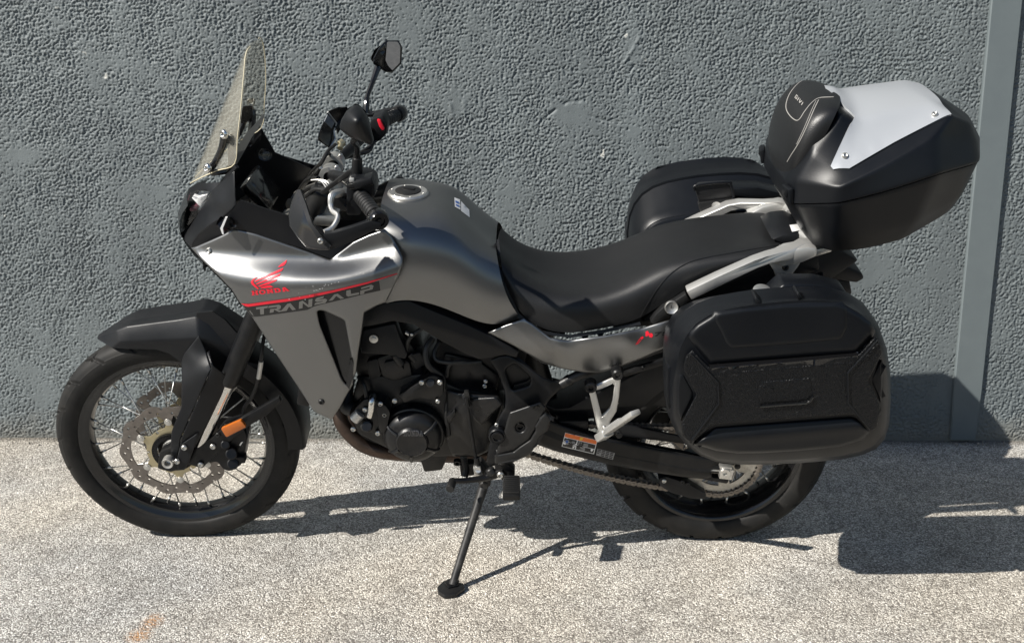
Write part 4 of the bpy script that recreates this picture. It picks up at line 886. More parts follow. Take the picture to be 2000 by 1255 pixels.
def seam(surf, pts, r=.0012, lift=.0004, n=6, sub=8):
    q = spline([Vector((a, b, 0)) for a, b in pts], sub); path = []
    for p in q:
        h, nn = surf.hit(p.x, p.y)
        if h is not None:
            if nn.dot(ray_l(p.x, p.y)) > 0: nn = -nn
            path.append(h + nn * lift)
    return tube(path, r, n, smooth=False) if len(path) > 2 else None
me = seam(SE, [(1249, 622), (1262, 598), (1285, 562), (1312, 533), (1345, 513), (1385, 502), (1430, 494), (1480, 485), (1530, 478)], .0014)
link('seat_seam', me, MT['dark'], st_)
link('seat_edge', panel([(970, 468), (974, 466), (985, 548), (1014, 612), (1060, 646), (1112, 654), (1180, 643), (1250, 628), (1252, 634), (1180, 650), (1112, 660), (1055, 651), (1008, 618), (978, 552)], [(970, 468, -.06), (985, 548, -.128), (1014, 612, -.155), (1112, 656, -.176), (1250, 628, -.172), (1180, 645, -.175)], .02, step=8), MT['plastic'], st_)
# pillion seat base, battery of black plastics under the seat
link('seat_base', prism([(.46, .80), (.60, .90), (.90, .955), (.97, .98), (.98, .93), (.78, .84), (.60, .775), (.46, .76)], -.135, .135, .006), MT['plastic'], bike)
# grey tail side cover
tl_o = [(953, 649), (985, 635), (1023, 622), (1040, 632), (1055, 644), (1075, 659), (1110, 664), (1180, 655), (1250, 641), (1325, 618), (1325, 668), (1301, 678), (1250, 700), (1198, 720), (1178, 727), (1160, 728), (1141, 727), (1100, 720), (1060, 709), (1005, 676)]
tl_d = [(953, 649, -.175), (1023, 622, -.178), (1055, 644, -.190), (1110, 659, -.196), (1250, 635, -.19), (1325, 612, -.175), (1325, 668, -.185), (1198, 720, -.178), (1160, 728, -.176), (1060, 709, -.176), (1005, 676, -.178), (1090, 676, -.206), (1150, 678, -.208), (1225, 662, -.208), (1300, 645, -.198), (1150, 700, -.196)]
me = panel(tl_o, tl_d, .004, step=7, edge=(5, .005))
tail = link('tail_cover', me, MT['grey'], bike, smooth=45); link('tail_cover', mirrored(me), MT['grey'], bike, smooth=45)
TL = Surf(tail)
# tail unit under the seat, rear fender, lamps
link('tail_unit', prism([(.55, .735), (.62, .86), (.86, .955), (1.02, .985), (1.08, .95), (1.02, .90), (.86, .83), (.70, .73)], -.125, .125, .008), MT['plastic'], bike)
link('tail_deck', prism([(1506, 468), (1530, 458), (1556, 455), (1575, 462), (1585, 474), (1560, 492), (1538, 494), (1538, 480)], -.085, .085, .008), MT['plastic'], bike)
TD = Surf(bpy.data.objects['tail_deck']); link('sticker', decal(TD, [[(1542, 440), (1557, 438), (1564, 450), (1547, 453)]], .001, 5), MT['white'], bpy.data.objects['tail_deck'])
link('tail_lamp', prism([(1596, 488), (1612, 480), (1618, 490), (1602, 506)], -.07, .07, .004), MT['redlens'], bike)
rfn = link('rear_fender', join(prism([(1575, 520), (1603, 508), (1645, 517), (1683, 532), (1689, 544), (1674, 553), (1640, 548), (1600, 556), (1575, 560)], -.075, .075, .006), prism([(1580, 545), (1660, 548), (1665, 575), (1610, 600), (1560, 590)], -.06, .06, .006)), MT['plastic'], bike)
# grab rails
ro = [(1341, 569, -.212), (1400, 541, -.212), (1474, 509, -.212), (1500, 500, -.205), (1546, 487, -.180), (1568, 474, -.160), (1586, 474, -.155), (1593, 484, -.155), (1575, 499, -.165), (1546, 508, -.180), (1504, 515, -.205), (1481, 523, -.212), (1400, 562, -.212), (1351, 586, -.212)]
me = prism(ro, -.212, -.176, .0035); gr_ = link('grab_rail', me, MT['silver'], bike); gr2_ = link('grab_rail', mirrored(me), MT['silver'], bike)
me = tube([(1570, 488, -.150), (1582, 478, -.130), (1578, 466, -.10), (1566, 458, -.07)], [.014, .015, .015, .014], 12); link('rail_end', me, MT['silver'], gr_); link('rail_end', mirrored(me), MT['silver'], gr2_)
me = prism([(1500, 512), (1546, 500), (1575, 494), (1560, 520), (1545, 540), (1518, 546), (1512, 530)], -.172, -.150, .004); b_ = link('rail_bracket', me, MT['silver'], bike); link('rail_bracket', mirrored(me), MT['silver'], bike)
bolt(b_, (1534, 522, -.174), .0085, mat='dark'); link('mount_pin', join(rod((1530, 540, -.172), (1543, 552, -.215), .010, bev=.002), rod((1543, 552, -.215), (1547, 556, -.228), .0065)), MT['dark'], b_)
bolt(b_, (1546, 553, -.226), .006)
for sd in (1, -1):
    me = join(prism([(.94, .985), (.97, .995), (1.00, 1.0), (1.0, .985), (.97, .975), (.94, .965)], -.15, .15, .005)) if sd == 1 else None
    if me: link('rear_carrier', me, MT['silver'], bike)
    wb = prism([(.84, .978), (.88, 1.002), (.93, 1.012), (.955, 1.008), (.955, .985), (.92, .968), (.87, .955)], -.180 if sd > 0 else .125, -.125 if sd > 0 else .180, .008); link('rail_web', wb, MT['silver'], bike)
# lock plate in front of the rail
lk = link('lock_plate', prism([(1270, 629), (1280, 615), (1294, 602), (1318, 588), (1340, 574), (1347, 587), (1330, 604), (1318, 613), (1276, 633)], -.190, -.165, .003), MT['bracket'], bike)
link('seat_lock', join(revolve([(0, .002), (.006, .003), (.012, .004), (.0155, .006), (.0175, .003), (.0175, -.004)], P((1311.5, 600, -.192)), (0, -1, .25), 32)), MT['alu'], lk)
link('key_slot', box(P((1311, 599, -.1965)), .002, .002, .008, None, 0), MT['labelblack'], lk)
link('under_seat_trim', prism([(1252, 628), (1300, 588), (1370, 549), (1450, 519), (1536, 494), (1540, 505), (1460, 540), (1370, 575), (1320, 600), (1270, 632)], -.15, -.09, .004), MT['plastic'], bike)

# ================================================================ FRAME AND ENGINE
fr = link('frame', prism([(700, 640), (706, 618), (716, 606), (748, 592), (800, 588), (917, 636), (955, 654), (1014, 686), (1010, 700), (987, 694), (936, 703), (905, 690), (863, 668), (806, 634), (767, 628), (730, 636)], -.168, -.12, .006), MT['plastic'], bike)
link('frame', mirrored(prism([(700, 640), (706, 618), (716, 606), (748, 592), (800, 588), (917, 636), (955, 654), (1014, 686), (1010, 700), (987, 694), (936, 703), (863, 668), (767, 628), (730, 636)], -.168, -.12, .006)), MT['plastic'], bike)
link('frame_spine', prism([(-.32, .98), (-.12, .90), (.1, .86), (.25, .76), (.25, .70), (.05, .76), (-.2, .86), (-.36, .90)], -.10, .10, .01), MT['dark'], fr)
# radiator behind the shrouds
rad = link('radiator', box(Vector((-.33, 0, .73)), .035, .38, .34, Matrix.Rotation(R(12), 3, 'Y'), .006), MT['dark'], bike)
link('steering_head', rod(Vector((-.50, 0, .80)), Vector((-.36, 0, 1.06)), .035), MT['dark'], fr)
# pivot plate
pv_o = [(955, 703), (975, 694), (994, 691), (1030, 714), (1061, 736), (1080, 742), (1100, 742), (1108, 737), (1112, 749), (1092, 762), (1075, 778), (1060, 800), (1030, 850), (1000, 885), (975, 905), (958, 912), (949, 903), (956, 868), (965, 838), (972, 818), (985, 795), (987, 780), (984, 758), (972, 728)]
pv_h = rounded([(986, 722), (1006, 709), (1037, 737), (1035, 752), (1000, 762)], 6, 3)
pv_d = [(955, 703, -.155), (994, 691, -.155), (1061, 736, -.165), (1110, 742, -.15), (1030, 800, -.185), (960, 905, -.19), (984, 758, -.17), (1000, 850, -.19), (965, 840, -.18)]
me = panel(pv_o, pv_d, .02, [pv_h], step=7, edge=(6, .006)); pv = link('pivot_plate', me, MT['dark'], bike); link('pivot_plate', mirrored(me), MT['dark'], bike)
link('plate_recess', panel([(p[0] * 1.0, p[1]) for p in pv_h], lambda x, y: -.148 + 0 * x, .004, step=12), MT['dark'], pv)
link('recess_lip', panel([(999, 762), (1035, 752), (1037, 739), (1030, 745), (1005, 752)], lambda x, y: -.158 + 0 * x, .004, step=8), MT['bracket'], pv)
link('subframe_tube', tube([(1096, 750, -.15), (1120, 737, -.15), (1150, 725, -.15), (1230, 700, -.145), (1330, 665, -.13)], .0135, 14), MT['bracket'], fr)
link('tube_clip', tube([(1108, 744, -.15), (1114, 740, -.15)], .0155, 14, False), MT['dark'], fr)
# heel guard and lower cover
hg_ = link('heel_guard', panel(rounded([(995, 805), (1056, 784), (1067, 796), (1046, 838), (1034, 858), (1004, 880), (968, 890), (974, 866), (986, 838), (990, 822)], 3), lambda x, y: -.212 + 0 * x, .016, [circ(1016, 834, 9.5, 18)], step=7, edge=(5, .006)), MT['bracket'], bike)
link('heel_guard', panel(rounded([(966, 888), (1003, 881), (1014, 872), (1035, 858), (1046, 840), (1044, 832), (1055, 815), (1066, 803), (1076, 818), (1070, 840), (1054, 852), (1040, 880), (1030, 890), (986, 909), (966, 905)], 2), lambda x, y: -.216 + 0 * x, .026, step=7, edge=(5, .008)), MT['bracket'], hg_)
for (x, y, r) in ((971.5, 851, .024),):
    link('pivot_cap', revolve([(0, .006), (.010, .006), (.011, .010), (.016, .010), (.017, .005), (.021, .006), (.024, .003), (.024, -.02)], P((x, y, -.208)), (0, -1, 0), 36), MT['dark'], pv)
link('cover_bolt', revolve([(0, -.004), (.006, -.004), (.007, .001), (.012, .002), (.013, -.006)], P((1016, 834, -.203)), (0, -1, 0), 24), MT['dark'], pv)
bolt(pv, (970, 829, -.195), .006)
# engine
en = link('engine', join(prism([(690, 770), (700, 735), (760, 735), (830, 730), (900, 760), (975, 770), (985, 800), (965, 870), (940, 892), (850, 894), (770, 885), (700, 850), (680, 810)], -.125, .125, .012),
     prism([(705, 650), (775, 632), (815, 690), (830, 735), (770, 760), (706, 760), (692, 720)], -.115, .115, .01), prism([(868, 690), (935, 705), (975, 735), (970, 775), (880, 765), (862, 720)], -.11, .11, .008)), MT['engine'], bike)
def epart(name, me, mat='engine', par=None): return link(name, me, MT[mat], par or en)
# cylinder head cover, plug cap, housings
epart('head_cover', prism(rounded([(709, 645), (772, 632), (780, 655), (796, 692), (792, 702), (760, 694), (705, 690), (703, 668)], 4), -.150, -.11, .005), 'plastic')
bolt(en, (730, 661, -.152), .0115, mat='alu', kind='hex')
epart('thermostat_housing', join(prism(rounded([(735, 700), (768, 690), (800, 708), (806, 735), (770, 745), (748, 738)], 5), -.135, -.10, .006), prism(rounded([(750, 708), (775, 703), (790, 722), (768, 732), (752, 728)], 4), -.148, -.12, .005), rod((770, 690, -.14), (786, 712, -.14), .012, bev=.003), rod((800, 690, -.12), (812, 702, -.12), .012), rod((815, 705, -.12), (825, 695, -.12), .010)))
epart('wiring_block', prism(rounded([(798, 694), (822, 688), (832, 712), (812, 722)], 4), -.13, -.09, .004), 'plastic'); epart('wiring_block', prism(rounded([(716, 706), (738, 700), (744, 735), (722, 742)], 5), -.135, -.09, .004), 'plastic')
for k, pth in enumerate([[(846, 660, -.12), (832, 682, -.14), (836, 712, -.15), (862, 735, -.14), (868, 760, -.13)], [(858, 668, -.11), (848, 690, -.13), (858, 705, -.14), (905, 708, -.14), (940, 706, -.13)], [(872, 735, -.13), (878, 712, -.14), (900, 706, -.14), (930, 708, -.13)],
        [(700, 735, -.12), (712, 755, -.15), (716, 790, -.15), (706, 812, -.14)], [(880, 760, -.12), (872, 800, -.14), (876, 850, -.14)], [(825, 640, -.13), (800, 660, -.14), (792, 690, -.13)]]):
    epart('engine_hose', tube(pth, .006 if k else .0085, 8), 'hose')
epart('clip', prism([(792, 648), (799, 652), (798, 656), (791, 652)], -.150, -.14, .001), 'silver'); bolt(en, (804, 653, -.152), .0045)
# alternator cover
ac = P((808.5, 839, -.13)); ad = Vector((0, -1, 0))
alt = epart('alternator_cover', revolve([(.086, 0), (.086, .020), (.083, .026), (.079, .028), (.077, .040), (.070, .050), (.060, .056), (.046, .060), (.043, .066), (.040, .069), (.036, .068), (0, .0675)], ac, ad, 64))
for a in (35, 150, 215, 265, 330):
    d0 = Vector((math.cos(R(a)), 0, math.sin(R(a)))); link('cover_rib', tube([ac + ad * .062 + d0 * .044, ac + ad * .053 + d0 * .066, ac + ad * .034 + d0 * .080], .0052, 8, False), MT['engine'], alt)
epart('gear_cover', join(prism(rounded([(778, 772), (800, 758), (828, 742), (838, 734), (852, 734), (866, 742), (866, 770), (852, 782), (815, 778), (790, 788)], 4), -.165, -.12, .006), rod((841, 747, -.172), (841, 747, -.13), .013, bev=.003)))
epart('water_pump', join(prism(rounded([(690, 800), (712, 778), (742, 782), (756, 800), (752, 840), (735, 850), (712, 842), (700, 826)], 7), -.165, -.11, .007), rod((716, 832, -.18), (716, 832, -.14), .017, bev=.004), prism(rounded([(736, 792), (752, 790), (762, 806), (754, 842), (742, 846), (738, 820)], 5), -.175, -.12, .006)))
epart('water_pipe', tube([(722, 812, -.175), (725, 800, -.18), (726, 784, -.178), (729, 772, -.16)], .0095, 12), 'chrome')
epart('radiator_hose', tube([(690, 800, -.14), (676, 792, -.13), (676, 765, -.10), (680, 740, -.09)], .020, 12), 'hose')
epart('hose_clamp', tube([(704, 806, -.165), (692, 818, -.165)], .016, 14, False), 'silver')
for (x, y, r) in ((771, 782, .0075), (743, 788, .0075), (713, 799, .0075), (751, 809, .0075), (690, 837, .0075), (738, 845, .0075), (823.5, 746, .0075), (859, 746, .0075), (855, 783, .0065), (845.5, 881, .0065), (948.5, 744, .006), (946.5, 753, .0065)):
    bolt(en, (x, y, -.170 if x < 870 else -.125), r)
epart('sprocket_cover', join(panel(rounded([(872, 760), (905, 768), (975, 772), (984, 790), (965, 845), (955, 880), (930, 892), (880, 890), (868, 850)], 5), [(872, 760, -.14), (975, 772, -.15), (960, 880, -.14), (870, 860, -.13), (925, 810, -.165)], .01, step=9, edge=(7, .008)), panel(rounded([(900, 790), (918, 778), (968, 775), (982, 790), (940, 830), (922, 815)], 4), lambda x, y: -.158 - .0003 * (x - 900), .008, step=9, edge=(6, .005))))
epart('side_rib', prism([(872, 815), (888, 800), (890, 808), (878, 828)], -.165, -.13, .003), 'engine')
epart('selector_shaft', join(rod((911, 773, -.172), (911, 773, -.13), .011, bev=.002), prism(rounded([(906, 765), (916, 765), (918, 785), (908, 787)], 3), -.178, -.165, .002)), 'bracket')
epart('gear_linkage', join(tube([(912, 785, -.178), (922, 850, -.178), (932, 905, -.18)], .0042, 8), tube([(931, 893, -.18), (934, 918, -.18)], .0085, 10, False), tube([(911, 776, -.178), (914, 792, -.178)], .007, 10, False)), 'dark')
epart('oil_pan', prism(rounded([(815, 886), (876, 880), (872, 896), (863, 917), (829, 921), (822, 900)], 3), -.10, .03, .006))
ex = link('exhaust_pipe', tube([(672, 770, -.05), (664, 800, -.075), (668, 826, -.09), (688, 852, -.095), (716, 872, -.095), (765, 884, -.085), (850, 888, -.03), (930, 890, .05), (1000, 880, .12)], .021, 16), MT['exhaust'], bike)
link('exhaust_pipe', tube([(690, 770, .06), (684, 800, .05), (690, 826, .04), (706, 850, .03), (730, 868, .02), (790, 880, .02), (860, 886, .02)], .021, 14), MT['exhaust'], bike)
link('silencer', join(tube([Vector((.25, .13, .40)), Vector((.38, .165, .42)), Vector((.47, .185, .46))], .024, 12), tube([Vector((.45, .185, .45)), Vector((.52, .20, .48)), Vector((.80, .215, .58)), Vector((.86, .215, .60))], [.035, .055, .058, .045], 20)), MT['dark'], bike)
# ---------------------------------------------------------------- pedals, pegs, stand
sl = link('gear_lever', join(tube([(885, 938, -.235), (905, 938, -.225), (940, 934, -.205), (962, 929, -.195), (975, 924, -.19)], [.0075, .008, .009, .010, .010], 10), prism([(946, 930), (982, 916), (984, 925), (952, 938)], -.205, -.185, .003)), MT['dark'], bike)
link('toe_rubber', revolve([(0, 0), (.010, 0), (.0115, .003), (.0115, .045), (.010, .048), (0, .048)], P((884.5, 938, -.225)), P((880, 951, -.262)) - P((884.5, 938, -.225)), 16), MT['grip'], sl)
link('lever_arm', join(prism([(924, 912), (938, 912), (944, 935), (928, 938)], -.192, -.180, .002), rod((934, 918, -.192), (934, 918, -.178), .009, bev=.002)), MT['alu'], sl)
bolt(sl, (977.5, 926, -.205), .010, mat='bolt'); link('pivot_spring', rod((955, 914, -.195), (962, 926, -.20), .013, bev=.003), MT['bracket'], sl)
pgc = P((999, 953, -.256)); fp = link('foot_peg', box(pgc, .047, .088, .020, None, .005), MT['dark'], bike)
for k in range(9): link('peg_rib', box(pgc + Vector((0, -.036 + .009 * k, .0125)), .043, .0045, .007, None, .0015), MT['grip'], fp)
link('peg_bracket', join(prism(rounded([(966, 905), (990, 905), (1006, 920), (1005, 936), (985, 940), (968, 925)], 4), -.20, -.165, .005), rod(P((995, 935, -.20)), pgc + Vector((0, .035, 0)), .013)), MT['dark'], fp)
link('foot_peg', box(Vector((.19, .256, .344)), .047, .088, .02, None, .005), MT['dark'], bike)
ft = RLi @ (ground_pt(884, 1152) + Vector((0, 0, .016))); tp_ = P((946, 944, -.155))
MT['stand'] = M('stand_paint', (.012, .012, .0125), .52, spec=.3, var=(30, (.05, .047, .043)))
ss = link('side_stand', join(tube([tp_, tp_ + (ft - tp_) * .08, tp_ + (ft - tp_) * .16, ft], [.0135, .0135, .0125, .0105], 16, False), prism(rounded([(925, 905), (940, 902), (960, 925), (958, 950), (940, 952), (930, 938)], 3), -.172, -.14, .004), rod(tp_ + Vector((0, -.02, .006)), tp_ + Vector((0, .02, .006)), .013, bev=.003)), MT['stand'], bike)
# foot plate lies flat on the ground
def gl(px, py, z): return RLi @ (ground_pt(px, py) + Vector((0, 0, z)))
fo = [(854, 1153), (866, 1141), (884, 1139), (906, 1147), (908, 1155), (890, 1167), (868, 1170), (856, 1162)]
bm = bmesh.new(); lo = [bm.verts.new(gl(a, b, .001)) for a, b in fo]; hi = [bm.verts.new(gl(a, b, .013)) for a, b in fo]; bm.faces.new(lo[::-1]); bm.faces.new(hi)
for i in range(len(fo)): bm.faces.new((lo[i], lo[(i + 1) % len(fo)], hi[(i + 1) % len(fo)], hi[i]))
bmesh.ops.recalc_face_normals(bm, faces=bm.faces); bevel_bm(bm, .003)
link('stand_foot', from_bm(bm), MT['bracket'], ss)
fo2 = [(868, 1153), (876, 1146), (898, 1149), (896, 1158), (876, 1163)]
bm = bmesh.new(); lo = [bm.verts.new(gl(a, b - 5, .010)) for a, b in fo2]; hi = [bm.verts.new(gl(a, b - 5, .020)) for a, b in fo2]; bm.faces.new(hi); bm.faces.new(lo[::-1])
for i in range(len(fo2)): bm.faces.new((lo[i], lo[(i + 1) % len(fo2)], hi[(i + 1) % len(fo2)], hi[i]))
bmesh.ops.recalc_face_normals(bm, faces=bm.faces); bevel_bm(bm, .003); link('stand_foot_boss', from_bm(bm), MT['dark'], ss)
link('stand_spring', tube([(905, 892, -.12), (910, 915, -.13), (907, 930, -.14)], .0105, 10), MT['dark'], ss)
link('stand_switch', join(prism(rounded([(898, 908), (928, 905), (926, 928), (900, 930)], 3), -.13, -.10, .004), revolve([(.006, -.006), (.0105, -.006), (.0105, .006), (.006, .006)], P((893, 902, -.12)), (0, 1, .3), 16, closed=True)), MT['dark'], ss)
# pillion bracket and peg
pb = link('pillion_bracket', panel([(1147, 752), (1155, 747), (1166, 752), (1196, 738), (1200, 728), (1211, 730), (1213, 738), (1209, 775), (1204, 803), (1192, 822), (1190, 845), (1175, 857), (1166, 832), (1155, 785)], lambda x, y: -.205 + .0002 * (x - 1147), .014, [[(1163, 762), (1196, 748), (1200, 752), (1196, 780), (1191, 797), (1176, 813), (1170, 790)]], step=7, edge=(3, .003)), MT['silver'], bike)
for q in ((1154, 755, -.213), (1206, 730, -.205)):
    link('bracket_boss', revolve([(0, .004), (.006, .004), (.007, .009), (.012, .010), (.0155, .006), (.0165, -.02)], P(q), (0, -1, 0), 28), MT['dark'], pb)
a, b = P((1176, 850, -.215)), P((1240, 806, -.335)); dv = (b - a).normalized(); rt = dv.to_track_quat('X', 'Z').to_matrix()
pp = link('pillion_peg', join(box((a + b) / 2, (b - a).length + .01, .030, .014, rt, .004), box(a + dv * .012 + Vector((0, 0, -.002)), .05, .034, .022, rt, .004)), MT['silver'], bike)
for k in range(12): link('peg_tooth', box(a + dv * (.04 + .0082 * k) + rt @ Vector((0, -.008, .008)), .0042, .012, .005, rt, .001), MT['silver'], pp)
bolt(pb, (1180, 834, -.222), .006); link('peg_spring', rod((1205, 842, -.20), (1210, 850, -.225), .009, bev=.002), MT['bracket'], pp)
# ---------------------------------------------------------------- swingarm, chain, rear wheel gear
sw_o = [(1055, 812), (1075, 820), (1094, 828), (1140, 843), (1180, 854), (1224, 863), (1300, 878), (1362, 890), (1420, 893), (1436, 897), (1434, 908), (1402, 908), (1388, 916), (1390, 932), (1378, 935), (1340, 932), (1288, 924), (1230, 914), (1179, 904), (1130, 892), (1083, 880), (1050, 868)]
me = panel(sw_o, [(1055, 840, -.12), (1094, 828, -.132), (1224, 890, -.138), (1362, 900, -.135), (1436, 897, -.13), (1180, 854, -.132), (1180, 904, -.135)], .045, step=9, edge=(8, .010))
sw = link('swingarm', me, MT['dark'], bike); link('swingarm', mirrored(me), MT['dark'], bike); SW = Surf(sw)
link('swingarm_pivot', rod(Vector((.16, -.14, .44)), Vector((.16, .14, .44)), .045), MT['dark'], sw)
link('swingarm_bridge', box(Vector((.36, 0, .43)), .09, .22, .07, None, .01), MT['dark'], sw)
link('arm_fork', prism(rounded([(1372, 893), (1436, 895), (1440, 906), (1402, 908), (1390, 916), (1390, 932), (1424, 937), (1420, 944), (1375, 936)], 3), -.125, -.10, .004), MT['dark'], sw)
xa = link('axle_block', join(box(P((1418, 922, -.138)), .036, .02, .034, Matrix.Rotation(R(8), 3, 'Y'), .002), box(P((1417, 910, -.142)), .036, .018, .007, Matrix.Rotation(R(8), 3, 'Y'), .002), revolve([(0, .002), (.0045, .002), (.006, .008), (.0145, .008), (.0155, .006), (.0155, 0)], P((1415, 922, -.149)), (0, -1, 0), 24)), MT['alu'], sw)
link('adjuster_screw', tube([(1381, 916, -.13), (1404, 918, -.13)], .005, 8, False), MT['bolt'], sw)
link('chain_slider', prism(rounded([(1286, 935), (1300, 930), (1345, 944), (1380, 965), (1378, 975), (1350, 974), (1310, 962), (1290, 950)], 4), -.118, -.07, .004), MT['plastic'], sw)
for (x, y, r) in ((1297, 938, .007), (1333, 940, .006), (1344, 944, .006)): bolt(sw, (x, y, -.120), r, mat='bracket' if r < .007 else 'bolt')
CH_Y = -.088; SPC = Vector((CR.x, CH_Y, CR.z - .006))
rs = .106
spo = circ(0, 0, 0, 45 * 4, 0, lambda a: rs + .0055 * math.cos(a * 45)); sph = [circ(0, 0, .036, 30)]
for k in range(6):
    a0 = R(60 * k + 12); w = R(19); sph.append([(.083 * math.cos(a0 + t), .083 * math.sin(a0 + t)) for t in np.linspace(-w, w, 8)] + [(.056 * math.cos(a0 + t), .056 * math.sin(a0 + t)) for t in np.linspace(w * .8, -w * .8, 6)])
me = flat(spo, sph, -.003, .006, step=.05); me.transform(Matrix.Translation(SPC)); spk = link('sprocket', me, MT['sprocket'], bike, smooth=30)
for k in range(6): bolt(spk, SPC + Vector((.052 * math.cos(R(60 * k + 42)), -.004, .052 * math.sin(R(60 * k + 42)))), .0085, mat='dark', kind='hex')
me = flat(circ(0, 0, 0, 80, 0, lambda a: .128 - .004 * (0.5 - .5 * math.cos(8 * a))), [circ(0, 0, .098, 48)], -.0025, .005, step=.05); me.transform(Matrix.Translation(CR + Vector((0, .08, 0)))); link('brake_disc', me, MT['disc'], rw, smooth=30)
# chain: every link on its path round both sprockets
FS = Vector((.172, CH_Y, .412)); r1, r2 = .048, .113; pth = []
for t in np.linspace(math.pi * 1.53, math.pi * .47, 20): pth.append(FS + Vector((r1 * math.cos(t), 0, r1 * math.sin(t))))
topa = pth[-1]; e0 = R(84); topb = SPC + Vector((r2 * math.cos(e0), 0, r2 * math.sin(e0)))
for t in np.linspace(.03, .97, 30): pth.append(topa.lerp(topb, t) + Vector((0, 0, -.010 * math.sin(math.pi * t))))
e1 = R(-106)
for t in np.linspace(e0, e1, 40): pth.append(SPC + Vector((r2 * math.cos(t), 0, r2 * math.sin(t))))
bota = pth[-1]; botb = pth[0]
for t in np.linspace(.03, .97, 30): pth.append(bota.lerp(botb, t) + Vector((0, 0, -.022 * math.sin(math.pi * t))))
pth.append(pth[0]); acc = [0]
for a, b in zip(pth, pth[1:]): acc.append(acc[-1] + (b - a).length)
nl = int(round(acc[-1] / .015875)); nl -= nl % 2; pit = acc[-1] / nl
def at_len(s):
    s = s % acc[-1]; i = max(k for k in range(len(acc)) if acc[k] <= s + 1e-9); i = min(i, len(pth) - 2)
    return pth[i].lerp(pth[i + 1], (s - acc[i]) / max(acc[i + 1] - acc[i], 1e-9))
def plate(w, r, h):
    o = [(r * math.cos(t) - pit / 2, r * math.sin(t)) for t in np.linspace(math.pi * .5, math.pi * 1.5, 7)] + [(0, -r * .72)] + [(pit / 2 + r * math.cos(t), r * math.sin(t)) for t in np.linspace(-math.pi * .5, math.pi * .5, 7)] + [(0, r * .72)]
    ms = []
    for y in (-w, w - .0022):
        ms.append(prism([(a, b) for a, b in o], y, y + .0022, .0004))
    for sx in (-1, 1): ms.append(rod(Vector((sx * pit / 2, -w - (.0016 if h else 0), 0)), Vector((sx * pit / 2, w + (.0016 if h else 0), 0)), .0032 if h else .005, n=8))
    return join(*ms)
outer, inner = plate(.0105, .0082, True), plate(.0078, .0074, False)
for m_ in (outer, inner): m_.materials.append(MT['chain'])
chn = link('chain', tube([at_len(pit * k) for k in range(nl)] + [at_len(0)], .0028, 6, False, cap=False), MT['chain'], bike)
for k in range(nl):
    a, b = at_len(pit * k), at_len(pit * (k + 1)); d = b - a; ang = math.atan2(d.z, d.x)
    link('chain_link', outer if k % 2 == 0 else inner, None, chn, Matrix.Translation((a + b) / 2) @ Matrix.Rotation(-ang, 4, 'Y'), smooth=30)
link('chain_guard', prism([(1190, 826), (1240, 833), (1320, 850), (1400, 862), (1400, 872), (1330, 866), (1240, 855), (1190, 848)], -.115, -.105, .003), MT['plastic'], sw)
# inner rear fender, shock, battery box filling the middle
link('inner_fender', prism([(1066, 790), (1085, 798), (1112, 796), (1150, 775), (1215, 745), (1325, 690), (1325, 800), (1270, 792), (1240, 800), (1205, 815), (1150, 818), (1075, 810), (1062, 790)], -.075, .075, .01), MT['plastic'], bike)
link('shock_absorber', join(rod(Vector((.30, 0, .42)), Vector((.22, 0, .72)), .035), rod(Vector((.24, 0, .65)), Vector((.22, 0, .76)), .026)), MT['dark'], bike)
link('battery_box', prism([(-.02, .66), (.05, .82), (.20, .76), (.235, .68), (.22, .55), (.06, .56)], -.10, .10, .01), MT['plastic'], bike)
rsf = link('subframe_rail', prism([(1205, 735), (1215, 725), (1300, 700), (1330, 690), (1330, 700), (1300, 712), (1222, 736)], -.155, -.14, .003), MT['dark'], fr); bolt(rsf, (1256, 718, -.158), .006, mat='bracket')
# swingarm labels
def quad(c, u0, v0, u1, v1):
    a, b, cc, d = [Vector(q) for q in c]
    f = lambda u, v: tuple((a * (1 - u) + b * u) * (1 - v) + (d * (1 - u) + cc * u) * v)
    return [f(u0, v0), f(u1, v0), f(u1, v1), f(u0, v1)]
LB = [(1104, 844), (1167, 859), (1160, 886), (1097, 871)]
lb = link('warning_label', decal(SW, [quad(LB, 0, 0, 1, 1)], .0007, 6), MT['white'], sw); lb['label'] = 'orange and black warning label on the swingarm'
link('label_header', decal(SW, [quad(LB, .01, .02, .99, .30)], .0011, 6), MT['orange'], lb)
link('label_field', decal(SW, [quad(LB, .02, .34, .40, .96), quad(LB, .43, .34, .98, .64), quad(LB, .43, .68, .98, .96)], .0011, 6), MT['labelblack'], lb)
link('label_print', decal(SW, [quad(LB, .06, .45, .17, .78), quad(LB, .22, .55, .30, .72), quad(LB, .27, .46, .36, .60), quad(LB, .28, .72, .37, .84), quad(LB, .46, .38, .50, .60), quad(LB, .52, .38, .56, .60), quad(LB, .62, .40, .76, .60), quad(LB, .54, .72, .70, .92)], .0015, 3), MT['labelgrey'], lb)
link('label_print', decal(SW, [quad(LB, .08, .50, .15, .72)], .0018, 3), MT['blue'], lb)
link('label_mark', decal(SW, [[tuple(p) for p in (quad(LB, .47, .06, .53, .26)[0:1] + quad(LB, .52, .06, .57, .26)[1:2] + quad(LB, .47, .06, .53, .26)[2:])]], .0015, 3), M('yellow_print', (.8, .5, .03), .5), lb)
L2 = [(1167, 875), (1201, 884), (1197, 897), (1164, 888)]
l2 = link('tyre_label', decal(SW, [quad(L2, 0, 0, 1, 1)], .0007, 6), MT['labelgrey'], sw)
link('label_field', decal(SW, [quad(L2, .03 + .24 * i, .05 + .24 * j, .22 + .24 * i, .20 + .24 * j) for i in range(4) for j in range(4) if not (i == 0 and j == 3)], .001, 4), MT['labelblack'], l2)

